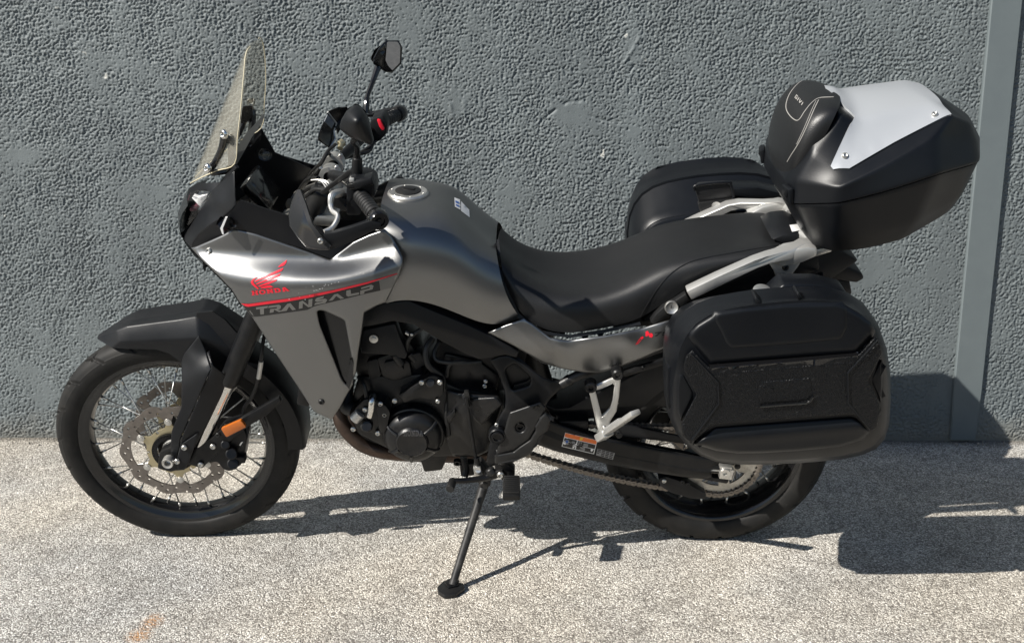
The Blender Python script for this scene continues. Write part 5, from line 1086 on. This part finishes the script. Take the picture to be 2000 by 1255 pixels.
# ================================================================ LUGGAGE
def thing_on_bike(name, base, label, cat, group=None):
    """top-level Empty at a base point given in bike coordinates; parts are still built in bike coordinates"""
    e = empty(name); e.rotation_euler = (LEAN, 0, 0); e.location = RL @ Vector(base); e['_b'] = 0; del e['_b']
    tag(e, label, cat, None, group); return e
def sub(e, base, name, me, mat, smooth=40, par=None):
    if par is None: me.transform(Matrix.Translation(-Vector(base))); return link(name, me, MT[mat], e, smooth=smooth)
    me.transform(Matrix.Translation(-Vector(base))); return link(name, me, MT[mat], par, smooth=smooth)
# ---------------------------------------------------------------- top case
TB = (1.08, 0, 1.005)
tc_ = thing_on_bike('top_case', TB, 'black top case with silver lid panel and padded backrest behind the seat', 'top case')
V3 = Vector
R0 = [(.945, 0, 1.000), (.945, -.10, 1.000), (.950, -.155, 1.004), (.985, -.196, 1.007), (1.055, -.212, 1.016), (1.150, -.202, 1.040), (1.285, -.15, 1.098), (1.31, 0, 1.105)]
R0b = [(.927, 0, 1.028), (.928, -.105, 1.028), (.936, -.164, 1.032), (.978, -.214, 1.038), (1.058, -.228, 1.048), (1.170, -.214, 1.075), (1.305, -.148, 1.128), (1.34, 0, 1.135)]
R1 = [(.870, 0, 1.119), (.871, -.12, 1.120), (.884, -.178, 1.126), (.967, -.248, 1.154), (1.07, -.257, 1.184), (1.193, -.236, 1.219), (1.328, -.135, 1.213), (1.388, 0, 1.200)]
R2 = [(.866, 0, 1.166), (.868, -.12, 1.168), (.881, -.172, 1.182), (.966, -.250, 1.192), (1.075, -.240, 1.244), (1.188, -.203, 1.303), (1.322, -.115, 1.258), (1.392, 0, 1.236)]
R3 = [(.925, 0, 1.325), (.925, -.11, 1.318), (.914, -.172, 1.246), (.985, -.224, 1.216), (1.10, -.190, 1.276), (1.235, -.158, 1.336), (1.305, -.105, 1.300), (1.345, 0, 1.295)]
R4 = [(.955, 0, 1.352), (.955, -.07, 1.348), (.982, -.142, 1.330), (1.020, -.136, 1.312), (1.10, -.128, 1.330), (1.205, -.108, 1.348), (1.242, -.07, 1.347), (1.255, 0, 1.346)]
R5 = [(1.0, 0, 1.361), (1.0, 0, 1.361), (1.0, 0, 1.361), (1.04, 0, 1.363), (1.10, 0, 1.364), (1.17, 0, 1.361), (1.20, 0, 1.358), (1.22, 0, 1.354)]
def lerp_ring(a, b, t): return [tuple(x + (y - x) * t for x, y in zip(p, q)) for p, q in zip(a, b)]
def case_mesh(rings, rc, cc, close_bottom):
    """rings of half outlines; rc / cc: crease weight of a ring or a column"""
    bm = bmesh.new(); prev = None; first = None; cl = bm.edges.layers.float.new('crease_edge'); nh = len(rings[0])
    for ri, r in enumerate(rings):
        full = [V3(p) for p in r] + [V3((p[0], -p[1], p[2])) for p in r[-2:0:-1]]
        vs = [bm.verts.new(p) for p in full]; n = len(vs)
        if prev:
            for i in range(n):
                try: bm.faces.new((prev[i], prev[(i + 1) % n], vs[(i + 1) % n], vs[i]))
                except ValueError: pass
            for i in range(n):
                k = i if i < nh else n - i; e = bm.edges.get((prev[i], vs[i]))
                if e and k in cc: e[cl] = cc[k]
                if ri - 1 in rc:
                    e = bm.edges.get((prev[i], prev[(i + 1) % n]))
                    if e: e[cl] = rc[ri - 1]
        else: first = vs
        prev = vs
    if close_bottom: bm.faces.new(first[::-1])
    bmesh.ops.remove_doubles(bm, verts=bm.verts, dist=1e-4); bmesh.ops.dissolve_degenerate(bm, edges=bm.edges, dist=1e-4)
    me = from_bm(bm); return subdiv(me, 3)
def lip(r, dy, dz): return [(1.1 + (p[0] - 1.1) * (1 + dy), p[1] * (1 + dy), p[2] + dz) for p in r]
tub = sub(tc_, TB, 'tub', case_mesh([R0, lerp_ring(R0, R0b, .4), lerp_ring(R0b, R1, .15), lip(R1, 0, -.004), lip(R1, -.03, -.003)], {0: .8, 3: .97, 2: .4}, {3: .65, 5: .6, 2: .65, 6: .4}, True), 'case', 60)
lid = sub(tc_, TB, 'lid', case_mesh([lip(R1, -.03, -.002), lip(R1, .006, -.0005), lip(R1, .006, .006), R2, R3, R4, R5], {1: .95, 2: .3, 3: .80, 4: .85, 5: .75}, {3: .80, 5: .80, 2: .75, 1: .6, 6: .5}, False), 'case', 60)
class SurfT(Surf):
    def __init__(s, obs, base):
        super().__init__(obs); b = Vector(base); vs, fs = [], []
        for o in (obs if isinstance(obs, (list, tuple)) else [obs]):
            k = len(vs); vs += [v.co + b for v in o.data.vertices]; fs += [tuple(k + i for i in p.vertices) for p in o.data.polygons]
        s.t = BVHTree.FromPolygons(vs, fs)
LID = SurfT(lid, TB)
# silver panel laid over the lid (plan outline mirrored left and right)
half = [(.975, 0), (.983, -.050), (1.000, -.095), (1.019, -.120), (1.012, -.136), (.952, -.204), (.957, -.211), (.992, -.219), (1.10, -.1885), (1.234, -.156), (1.230, -.10), (1.230, 0)]
full = half + [(a, -b) for a, b in half[-2:0:-1]]
pts, tris = tri_region([(a * 1000, b * 1000) for a, b in full], [], 12.0); vs = []
for a, b in pts:
    h = LID.t.ray_cast(V3((a / 1000, b / 1000, 2)), V3((0, 0, -1)))[0]; vs.append((h if h is not None else V3((a / 1000, b / 1000, 1.25))) + V3((0, 0, .0055)))
me = mesh(vs, tris); bm = bmesh.new(); bm.from_mesh(me); bmesh.ops.smooth_vert(bm, verts=[v for v in bm.verts if not v.is_boundary], factor=.5, use_axis_x=False, use_axis_y=False, use_axis_z=True); bmesh.ops.recalc_face_normals(bm, faces=bm.faces)
if sum(f.normal.z for f in bm.faces) < 0: bmesh.ops.reverse_faces(bm, faces=bm.faces)
pn = sub(tc_, TB, 'lid_panel', solidify(from_bm(bm, False), .005), 'panel', 30); pn['label'] = 'silver painted panel on the lid'
PN = SurfT(pn, TB)
for s_ in (-1, 1):
    for (a, b) in ((.985, .195), (1.198, .148)):
        h, n = PN.t.ray_cast(V3((a, b * s_, 2)), V3((0, 0, -1)))[:2]
        bolt(pn, h - V3(TB), .0075, n, 'bolt')
# backrest pad
def pr_(l): return [V3(p) for p in l]
rows = [pr_([(.899, -.132, 1.180), (.882, -.130, 1.168), (.873, -.112, 1.168), (.864, 0, 1.160)]), pr_([(.914, -.150, 1.215), (.892, -.152, 1.210), (.867, -.130, 1.210), (.857, 0, 1.206)]), pr_([(.936, -.157, 1.268), (.908, -.160, 1.265), (.873, -.138, 1.263), (.862, 0, 1.262)]),
        pr_([(.958, -.154, 1.322), (.930, -.157, 1.323), (.892, -.133, 1.318), (.881, 0, 1.318)]), pr_([(.969, -.142, 1.346), (.948, -.142, 1.348), (.920, -.112, 1.344), (.912, 0, 1.345)]), pr_([(.984, -.112, 1.350), (.968, -.106, 1.356), (.948, -.080, 1.355), (.943, 0, 1.357)]), pr_([(.998, -.05, 1.354), (.992, -.04, 1.359), (.986, -.03, 1.360), (.985, 0, 1.362)])]
me = loft(rows, True, sub=2)
pad = sub(tc_, TB, 'backrest_pad', solidify(me, .01), 'pad', 60); PD = SurfT(pad, TB)
for pts_ in ([(1578, 153), (1560, 163), (1545, 180), (1537, 198), (1536, 213), (1543, 226), (1554, 235), (1562, 233), (1572, 218), (1585, 202), (1600, 192), (1628, 190)], [(1599, 196), (1590, 215), (1575, 250), (1560, 280), (1545, 304), (1538, 316)]):
    me = seam(PD, pts_, .0013, .0006, sub=6)
    if me: me.transform(Matrix.Translation(-V3(TB))); link('stitching', me, MT['stitch'], pad)
for pts_ in ([(1594, 197), (1586, 214), (1570, 252), (1556, 282)],):
    me = seam(PD, pts_, .0009, .0003, sub=6)
    if me: me.transform(Matrix.Translation(-V3(TB))); link('stitching', me, MT['stitch'], pad)
def stamp(surf, base, quad_, polys, mat, par, name, lift=.0009):
    a, b, c, d = [Vector(q) for q in quad_]; f = lambda p: tuple((a * (1 - p[0]) + b * p[0]) * (1 - p[1]) + (d * (1 - p[0]) + c * p[0]) * p[1])
    out = []
    for p in polys:
        if isinstance(p, tuple): out.append(([f(q) for q in p[0]], [[f(q) for q in h] for h in p[1]]))
        else: out.append([f(q) for q in p])
    me = decal(surf, out, lift, 4); me.transform(Matrix.Translation(-Vector(base))); return link(name, me, MT[mat], par)
def bars(x0, w): return [(x0, 0), (x0 + w, 0), (x0 + w, 1), (x0, 1)]
GIVI = [[(0, 0), (.22, 0), (.22, .2), (.06, .2), (.06, .8), (.16, .8), (.16, .6), (.11, .6), (.11, .42), (.22, .42), (.22, 1), (0, 1)], bars(.29, .07), [(.42, 0), (.50, 0), (.56, .65), (.62, 0), (.70, 0), (.60, 1), (.52, 1)], bars(.77, .07)]
stamp(PD, TB, [(1556, 185), (1572, 204), (1569, 209), (1552, 191)], GIVI, 'stitch', pad, 'emblem')
# latches at the front edge
for (x, y, d) in ((1546, 372, -.155), (1484, 289, .155)):
    c = P((x, y, d)); c = V3((.872, d, 1.142))
    l_ = sub(tc_, TB, 'latch', box(c, .014, .046, .040, Matrix.Rotation(R(-12), 3, 'Y') @ Matrix.Rotation(R(12 if d < 0 else -12), 3, 'Z'), .004), 'case')
    for k in range(5): sub(tc_, TB, 'latch_rib', box(c + V3((-.007, -.014 + .007 * k, .006)), .004, .003, .022, None, .0008), 'plastic', par=l_)
sub(tc_, TB, 'mount_plate', prism([(.955, .996), (1.12, 1.022), (1.13, 1.012), (1.08, .995), (.96, .985)], -.10, .10, .003), 'dark')

# ---------------------------------------------------------------- side cases
def mat_xtex():
    m = bpy.data.materials.new('ribbed_black_texture'); m.use_nodes = True; nt = m.node_tree; N = nt.nodes; Lk = nt.links; b = N['Principled BSDF']
    b.inputs['Base Color'].default_value = (.0045, .005, .006, 1); b.inputs['Roughness'].default_value = .36; b.inputs['Specular IOR Level'].default_value = .26
    tc = N.new('ShaderNodeTexCoord'); w = N.new('ShaderNodeTexWave'); w.inputs['Scale'].default_value = 42; w.inputs['Distortion'].default_value = 14; w.inputs['Detail'].default_value = 2; w.inputs['Detail Scale'].default_value = 2.2
    Lk.new(tc.outputs['Object'], w.inputs['Vector']); n = N.new('ShaderNodeTexNoise'); n.inputs['Scale'].default_value = 110; n.inputs['Detail'].default_value = 3; Lk.new(tc.outputs['Object'], n.inputs['Vector'])
    a = N.new('ShaderNodeMath'); a.operation = 'MULTIPLY_ADD'; a.inputs[1].default_value = .5; Lk.new(w.outputs['Fac'], a.inputs[0]); Lk.new(n.outputs['Fac'], a.inputs[2])
    bp = N.new('ShaderNodeBump'); bp.inputs['Strength'].default_value = .8; bp.inputs['Distance'].default_value = .0021; Lk.new(a.outputs[0], bp.inputs['Height']); Lk.new(bp.outputs['Normal'], b.inputs['Normal']); return m
MT['xtex'] = mat_xtex()
O1 = [(1299, 775), (1299, 735), (1301, 700), (1306, 668), (1318, 640), (1338, 616), (1365, 599), (1400, 587), (1440, 579), (1480, 573), (1530, 569), (1580, 567), (1625, 570), (1660, 579), (1690, 598), (1712, 628), (1726, 668), (1733, 715), (1734, 770), (1731, 815), (1722, 845), (1705, 864), (1680, 875), (1640, 884), (1560, 891), (1490, 894), (1440, 894), (1395, 889), (1362, 876), (1336, 856), (1316, 832), (1304, 805)]
O2 = [(1322, 772), (1322, 735), (1324, 705), (1330, 680), (1342, 656), (1360, 634), (1386, 617), (1416, 607), (1450, 600), (1485, 595), (1532, 590), (1580, 588), (1620, 590), (1652, 597), (1680, 613), (1700, 638), (1712, 674), (1718, 717), (1719, 768), (1716, 808), (1708, 834), (1693, 851), (1671, 862), (1634, 870), (1560, 878), (1490, 882), (1442, 883), (1402, 879), (1374, 867), (1352, 850), (1336, 828), (1326, 802)]
def ring(o, y, s=1.0, cx=1515, cz=735):
    return [U(cx + (a - cx) * s, cz + (b - cz) * s, y) for a, b in o]
def flatten(r, y): return [Vector((p.x, y, p.z)) for p in r]
base_r = flatten(ring(O1, -.385), 0); cxz = sum(base_r, Vector()) / len(base_r)
def sc(r, s, y): return [Vector((cxz.x + (p.x - cxz.x) * s, y, cxz.z + (p.z - cxz.z) * s)) for p in r]
face_r = ring(O2, -.468)
def sci(y, s, top):
    zb = min(p.z for p in base_r); zt = max(p.z for p in base_r); out = []
    for p in base_r:
        q = Vector((cxz.x + (p.x - cxz.x) * s, y, cxz.z + (p.z - cxz.z) * s)); k = max(0, (q.z - cxz.z) / (zt - cxz.z)); q.z -= top * k; out.append(q)
    return out
SHELL = [sci(-.232, .88, .050), sci(-.240, .94, .056), sci(-.262, .965, .050), sci(-.32, .985, .022), sci(-.352, .988, .002), sc(base_r, .975, -.354), sc(base_r, .975, -.360), sc(base_r, 1.0, -.362), sc(base_r, 1.002, -.392), sc(base_r, .992, -.416)]
mid = [(a * .55 + b * .45) for a, b in zip(SHELL[-1], face_r)]; mid = [Vector((p.x, -.446, p.z)) for p in mid]
def shell_mesh(rings):
    bm = bmesh.new(); V = [[bm.verts.new(p) for p in r] for r in rings]
    for a, b in zip(V, V[1:]):
        for i in range(len(a)): bm.faces.new((a[i], a[(i + 1) % len(a)], b[(i + 1) % len(a)], b[i]))
    bm.faces.new(V[0][::-1]); bm.faces.new(V[-1]); return from_bm(bm)
inner_me = shell_mesh(SHELL[:6]); outer_me = shell_mesh(SHELL[6:] + [mid, [Vector((p.x, -.463, p.z)) for p in face_r], [Vector((cxz.x + (p.x - cxz.x) * .95, -.466, cxz.z + (p.z - cxz.z) * .95)) for p in face_r]])
FY = -.466
def fpanel(o, y, edge, step=8, thick=.016, holes=()): return panel(o, (lambda x, yy: y + 0 * x) if not callable(y) else y, thick, holes, step, edge)
up_o = [(1343, 660), (1347, 646), (1362, 632), (1388, 616), (1395, 607), (1450, 599), (1485, 595), (1532, 590), (1580, 587), (1645, 589), (1655, 597), (1682, 612), (1702, 628), (1710, 646), (1706, 656), (1676, 688), (1670, 692), (1530, 702), (1390, 714), (1384, 711), (1362, 684)]
UPP = fpanel(up_o, lambda x, y: -.470 - .007 * np.clip((y - 600) / 80, 0, 1), (14, .014), 7)
UPI = fpanel([(1398, 612), (1450, 603), (1532, 595), (1640, 593), (1655, 603), (1656, 640), (1644, 664), (1560, 672), (1432, 681), (1420, 676), (1408, 650), (1393, 622)], lambda x, y: -.4725 - .007 * np.clip((y - 600) / 80, 0, 1), (9, .006), 7)
XP = fpanel([(1335, 714), (1340, 694), (1352, 684), (1385, 716), (1392, 718), (1530, 707), (1672, 695), (1680, 690), (1710, 657), (1720, 674), (1723, 690), (1696, 742), (1722, 798), (1712, 834), (1702, 842), (1674, 812), (1664, 808), (1530, 818), (1398, 828), (1388, 832), (1350, 866), (1333, 850), (1331, 826), (1360, 770), (1336, 722)], lambda x, y: -.487 + .010 * np.clip((np.abs(x - 1530) - 130) / 70, 0, 1), (3, .003), 7)
LOP = fpanel([(1352, 869), (1390, 836), (1398, 832), (1530, 822), (1664, 812), (1674, 816), (1699, 844), (1688, 858), (1640, 872), (1560, 880), (1490, 884), (1442, 885), (1400, 880), (1374, 872)], lambda x, y: -.470 - .010 * np.exp(-((y - 848 + .09 * (x - 1520)) / 14) ** 2), (8, .012), 7)
LEDGE = fpanel([(1384, 711), (1392, 711), (1530, 700), (1668, 689), (1676, 686), (1676, 694), (1530, 708), (1390, 719)], lambda x, y: -.474 - .0145 * np.clip((y - (711 - .077 * (x - 1384))) / 7, 0, 1), None, 5)
LT = fpanel([(1327, 728), (1333, 726), (1357, 770), (1330, 822), (1324, 800), (1323, 760)], -.468, (4, .005)); RT = fpanel([(1722, 702), (1700, 742), (1721, 786), (1723, 750)], -.468, (4, .005))
BADGE = tube([(1484, 794, -.4905), (1530, 790, -.4905), (1574, 787, -.4905), (1583, 783, -.4905), (1588, 775, -.490)], .0026, 8, False)
BF = fpanel([(1483, 745), (1584, 737), (1586, 768), (1578, 781), (1486, 788), (1481, 770)], -.4885, (3, .002))
RB = [tube([(1350, 690, -.480), (1403, 746, -.488), (1404, 788, -.488), (1352, 858, -.480)], .0026, 8, False), tube([(1714, 664, -.479), (1656, 728, -.488), (1657, 786, -.488), (1700, 838, -.479)], .0026, 8, False)]
TABS = [prism([(1474, 585), (1478, 581), (1486, 590), (1494, 600), (1482, 603)], -.452, -.40, .003), prism([(1556, 576), (1560, 571), (1568, 584), (1560, 588)], -.448, -.40, .003)]
LATCH = prism(rounded([(1308, 716), (1304, 722), (1303, 790), (1307, 800), (1312, 790), (1312, 722)], 3), -.43, -.37, .003)
CREST = prism([(1505, 578), (1530, 556), (1600, 556), (1650, 568), (1660, 582)], -.33, -.26, .006)
RIB = tube([(1352, 600, -.33), (1400, 584, -.325), (1440, 577, -.32)], .006, 8)
def side_case(side, off, label):
    b = Vector((cxz.x, side * .35, .57)) + Vector(off); e = thing_on_bike('side_case', b, label, 'side case', 'hard side cases on either side of the rear wheel')
    def put(name, me, mat, par=None, sm=40):
        m = me.copy() if side < 0 else mirrored(me); m.transform(Matrix.Translation(Vector(off) - b)); return link(name, m, MT[mat], par or e, smooth=sm)
    body = put('shell', inner_me, 'case'); ld = put('lid', outer_me, 'case', None, 50)
    u = put('upper_pad', UPP, 'case', ld); put('pad_field', UPI, 'case', ld); put('textured_panel', XP, 'xtex', ld); put('lower_pad', LOP, 'case', ld); put('corner_pad', LT, 'case', ld); put('corner_pad', RT, 'case', ld)
    put('ledge', LEDGE, 'gloss', ld); put('badge_rim', BADGE, 'gloss', ld); put('badge_field', BF, 'xtex', ld); put('rib', RB[0], 'case', ld); put('rib', RB[1], 'case', ld)
    [put('tab', t, 'plastic', ld) for t in TABS if side < 0]; put('latch', LATCH, 'case', ld); put('crest', CREST, 'case', body)
    put('key_lock', revolve([(0, .006), (.010, .007), (.014, .006), (.021, .004), (.022, 0), (.022, -.02)], P((1488, 568, -.318)), (0, -.3, 1), 28), 'alu', body)
    return e, b
scl, bl = side_case(-1, (0, 0, 0), 'near black side case covering the top of the rear wheel')
scr, br_ = side_case(1, (-.030, -.0, .030), 'far black side case between the seat and the wall')
# carrying recess and mounting plate on the far case, seen over the seat
def putr(name, me, mat): me.transform(Matrix.Translation(-br_)); return link(name, me, MT[mat], scr)
IY = .2315
putr('handle_recess', prism(rounded([(1357, 367), (1366, 360), (1418, 357), (1428, 363), (1434, 388), (1366, 397)], 3), IY - .014, IY + .006, .003), 'labelblack')
putr('recess_rim', tube([(1357, 372, IY - .016), (1361, 362, IY - .016), (1420, 356, IY - .016), (1428, 362, IY - .016), (1434, 392, IY - .016)], .004, 8), 'case')
putr('mount_plate', prism(rounded([(1363, 397), (1434, 388), (1442, 430), (1430, 440), (1374, 436)], 4), IY - .022, IY, .003), 'bracket')
putr('key_lock', revolve([(0, .004), (.006, .004), (.012, .006), (.0135, 0)], P((1399, 402, IY - .022)), (0, -1, .2), 24), 'alu')
putr('crease_rib', tube([(1262, 470, IY - .002), (1272, 448, IY - .004), (1300, 434, IY - .004), (1362, 424, IY - .003)], .012, 10), 'case')
# racks that carry the cases
for sd in (-1, 1):
    rk = link('case_rack', join(tube([V3((.62, sd * .14, .80)), V3((.64, sd * .20, .80)), V3((.66, sd * .235, .80))], .008, 8), tube([V3((.98, sd * .14, .92)), V3((.97, sd * .20, .90)), V3((.95, sd * .24, .88))], .008, 8), tube([V3((.66, sd * .226, .80)), V3((.80, sd * .228, .74)), V3((.95, sd * .228, .88))], .008, 8)), MT['dark'], bike)

# ================================================================ PRINTS ON THE PAINT
def z3(u, v): return (470 + u / 6.06, 490 + v / 6.06)
def zp(l): return [z3(*p) for p in l]
band = [(30, 640), (95, 660), (580, 592), (830, 547), (1100, 487), (1500, 387), (1640, 352), (1655, 466), (1500, 500), (1100, 598), (950, 632), (870, 655), (790, 695), (500, 735), (195, 775), (140, 775)]
link('decal_band', decal(SH, [zp(band)], .0007, 6), MT['band'], shroud)
link('decal_fade', decal(SH, [zp([(1644, 351), (1855, 272), (1875, 270), (1790, 432), (1659, 465)])], .0007, 6), M('decal_fade_grey', (.16, .16, .158), .42, metal=.6), shroud)
stripe = [(8, 618), (60, 622), (95, 625), (330, 592), (580, 558), (830, 513), (1100, 460), (1500, 364), (1850, 262), (1858, 268), (1500, 386), (1100, 486), (830, 546), (580, 591), (330, 624), (95, 657), (60, 650)]
link('decal_stripe', decal(SH, [zp(stripe)], .0011, 6), MT['red'], shroud)
HON = {'H': ([(0, 0), (.42, 0), (.42, .22), (.33, .22), (.33, .38), (.67, .38), (.67, .22), (.58, .22), (.58, 0), (1, 0), (1, .22), (.91, .22), (.91, .78), (1, .78), (1, 1), (.58, 1), (.58, .78), (.67, .78), (.67, .6), (.33, .6), (.33, .78), (.42, .78), (.42, 1), (0, 1), (0, .78), (.09, .78), (.09, .22), (0, .22)], []),
       'O': ([(.5 + .5 * math.cos(2 * math.pi * k / 20), .5 + .52 * math.sin(2 * math.pi * k / 20)) for k in range(20)], [[(.5 + .24 * math.cos(2 * math.pi * k / 14), .5 + .28 * math.sin(2 * math.pi * k / 14)) for k in range(14)]]),
       'N': ([(0, 0), (.34, 0), (.7, .5), (.7, .2), (.6, .2), (.6, 0), (1, 0), (1, .2), (.9, .2), (.9, 1), (.68, 1), (.3, .46), (.3, .8), (.4, .8), (.4, 1), (0, 1), (0, .8), (.1, .8), (.1, .2), (0, .2)], []),
       'D': ([(0, 0), (.6, 0), (.88, .14), (1, .5), (.88, .86), (.6, 1), (0, 1), (0, .8), (.1, .8), (.1, .2), (0, .2)], [[(.34, .22), (.55, .22), (.7, .5), (.55, .78), (.34, .78)]]),
       'A': ([(.3, 0), (.7, 0), (.92, .8), (1, .8), (1, 1), (.58, 1), (.58, .8), (.66, .8), (.63, .68), (.37, .68), (.34, .8), (.42, .8), (.42, 1), (0, 1), (0, .8), (.08, .8)], [[(.5, .2), (.58, .5), (.42, .5)]])}
def word(w, gap=.13):
    n = len(w); cw = 1 / (n + gap * (n - 1)); out = []
    for i, c in enumerate(w):
        x0 = i * cw * (1 + gap); o, h = HON[c]; f = lambda p: (x0 + p[0] * cw, p[1]); out.append(([f(p) for p in o], [[f(p) for p in q] for q in h]))
    return out
stamp(SH, (0, 0, 0), [z3(130, 470), z3(550, 424), z3(582, 470), z3(134, 524)], word('HONDA'), 'red', shroud, 'maker_lettering', .0011)
feathers = [[(440, 195), (470, 165), (515, 132), (548, 105), (538, 145), (512, 175), (470, 190)], [(165, 358), (250, 312), (400, 248), (508, 200), (490, 235), (400, 275), (280, 325), (180, 366)], [(182, 388), (300, 335), (400, 295), (477, 268), (455, 300), (350, 345), (250, 375), (195, 396)],
            [(205, 412), (320, 370), (437, 328), (420, 356), (330, 392), (222, 420)], [(232, 442), (240, 424), (310, 408), (352, 403), (392, 426), (300, 436)], [(122, 368), (135, 343), (165, 320), (212, 303), (170, 332), (152, 352), (154, 376), (185, 408), (222, 446), (203, 450), (165, 420), (135, 395)]]
link('wing_emblem', decal(SH, [zp(f) for f in feathers], .0011, 5), MT['red'], shroud)
TR = [[(182, 664), (325, 645), (320, 671), (278, 677), (278, 745), (235, 749), (232, 683), (186, 690)],
      [(332, 648), (455, 631), (480, 648), (472, 680), (442, 693), (506, 707), (455, 719), (398, 690), (390, 722), (345, 729), (352, 684), (428, 676), (434, 658), (330, 671)],
      [(555, 622), (590, 613), (656, 690), (612, 698), (576, 652), (545, 704), (506, 710), (470, 714)],
      [(693, 600), (735, 584), (802, 636), (806, 570), (851, 561), (846, 655), (802, 663), (736, 612), (733, 672), (690, 681)],
      [(905, 550), (988, 530), (978, 553), (918, 573), (1000, 560), (1027, 574), (1005, 611), (872, 637), (884, 612), (968, 595), (974, 586), (905, 600), (882, 588), (890, 562)],
      [(1108, 510), (1150, 502), (1225, 556), (1182, 564), (1132, 528), (1090, 579), (1042, 588)],
      [(1252, 466), (1300, 454), (1306, 504), (1402, 486), (1400, 511), (1272, 537), (1250, 522)],
      [(1425, 430), (1545, 394), (1573, 408), (1560, 450), (1466, 476), (1460, 503), (1414, 513), (1416, 466), (1524, 440), (1530, 420), (1424, 450)]]
link('model_lettering', decal(SH, [zp(f) for f in TR], .0011, 5), MT['letter'], shroud)
random.seed(3); chips = []
for (x, y, w, h) in ((575, 566, 10, 14), (765, 570, 14, 10), (690, 496, 7, 7), (820, 522, 8, 7), (870, 466, 13, 12), (895, 460, 12, 10), (915, 462, 12, 7), (940, 446, 16, 9), (968, 440, 14, 9), (990, 410, 5, 15), (1005, 395, 5, 18), (1040, 402, 6, 15), (1078, 385, 7, 12), (1118, 372, 6, 8), (1162, 366, 7, 14), (858, 415, 6, 14), (775, 428, 4, 8), (700, 540, 14, 5)):
    chips.append(zp([(x - w / 2, y + random.uniform(-2, 2)), (x, y - h / 2), (x + w / 2, y), (x + random.uniform(-2, 2), y + h / 2)]))
link('paint_chip', decal(SH, chips, .0013, 5), MT['white'], shroud)
# tail emblem
def z4(u, v): return (1180 + u / 12.5, 630 + v / 12.5)
link('emblem', decal(TL, [[z4(*p) for p in l] for l in ([(1010, 215), (1060, 195), (1095, 230), (1085, 300), (1040, 335), (1005, 320)], [(1095, 255), (1165, 250), (1195, 300), (1165, 360), (1110, 350), (1085, 310)], [(880, 360), (935, 325), (965, 350), (930, 400), (885, 395)], [(755, 540), (860, 385), (880, 385), (785, 530)], [(800, 520), (900, 410), (912, 412), (822, 520)])], .001, 3), MT['red'], tail)
link('numeral', decal(TL, [[z4(*p) for p in l] for l in ([(1235, 235), (1415, 205), (1395, 235), (1290, 325), (1225, 330), (1330, 250), (1240, 255)], [(1440, 215), (1600, 185), (1590, 210), (1490, 230), (1480, 255), (1560, 250), (1540, 290), (1400, 310), (1420, 285), (1500, 272), (1505, 262), (1415, 270)])], .001, 4), MT['labelblack'], tail)
# maker's name cast into the engine cover
AL = Surf(alt); stamp(AL, (0, 0, 0), [(788, 840), (826, 840), (826, 851), (788, 851)], word('HONDA'), 'emboss', alt, 'cast_lettering', .0008)
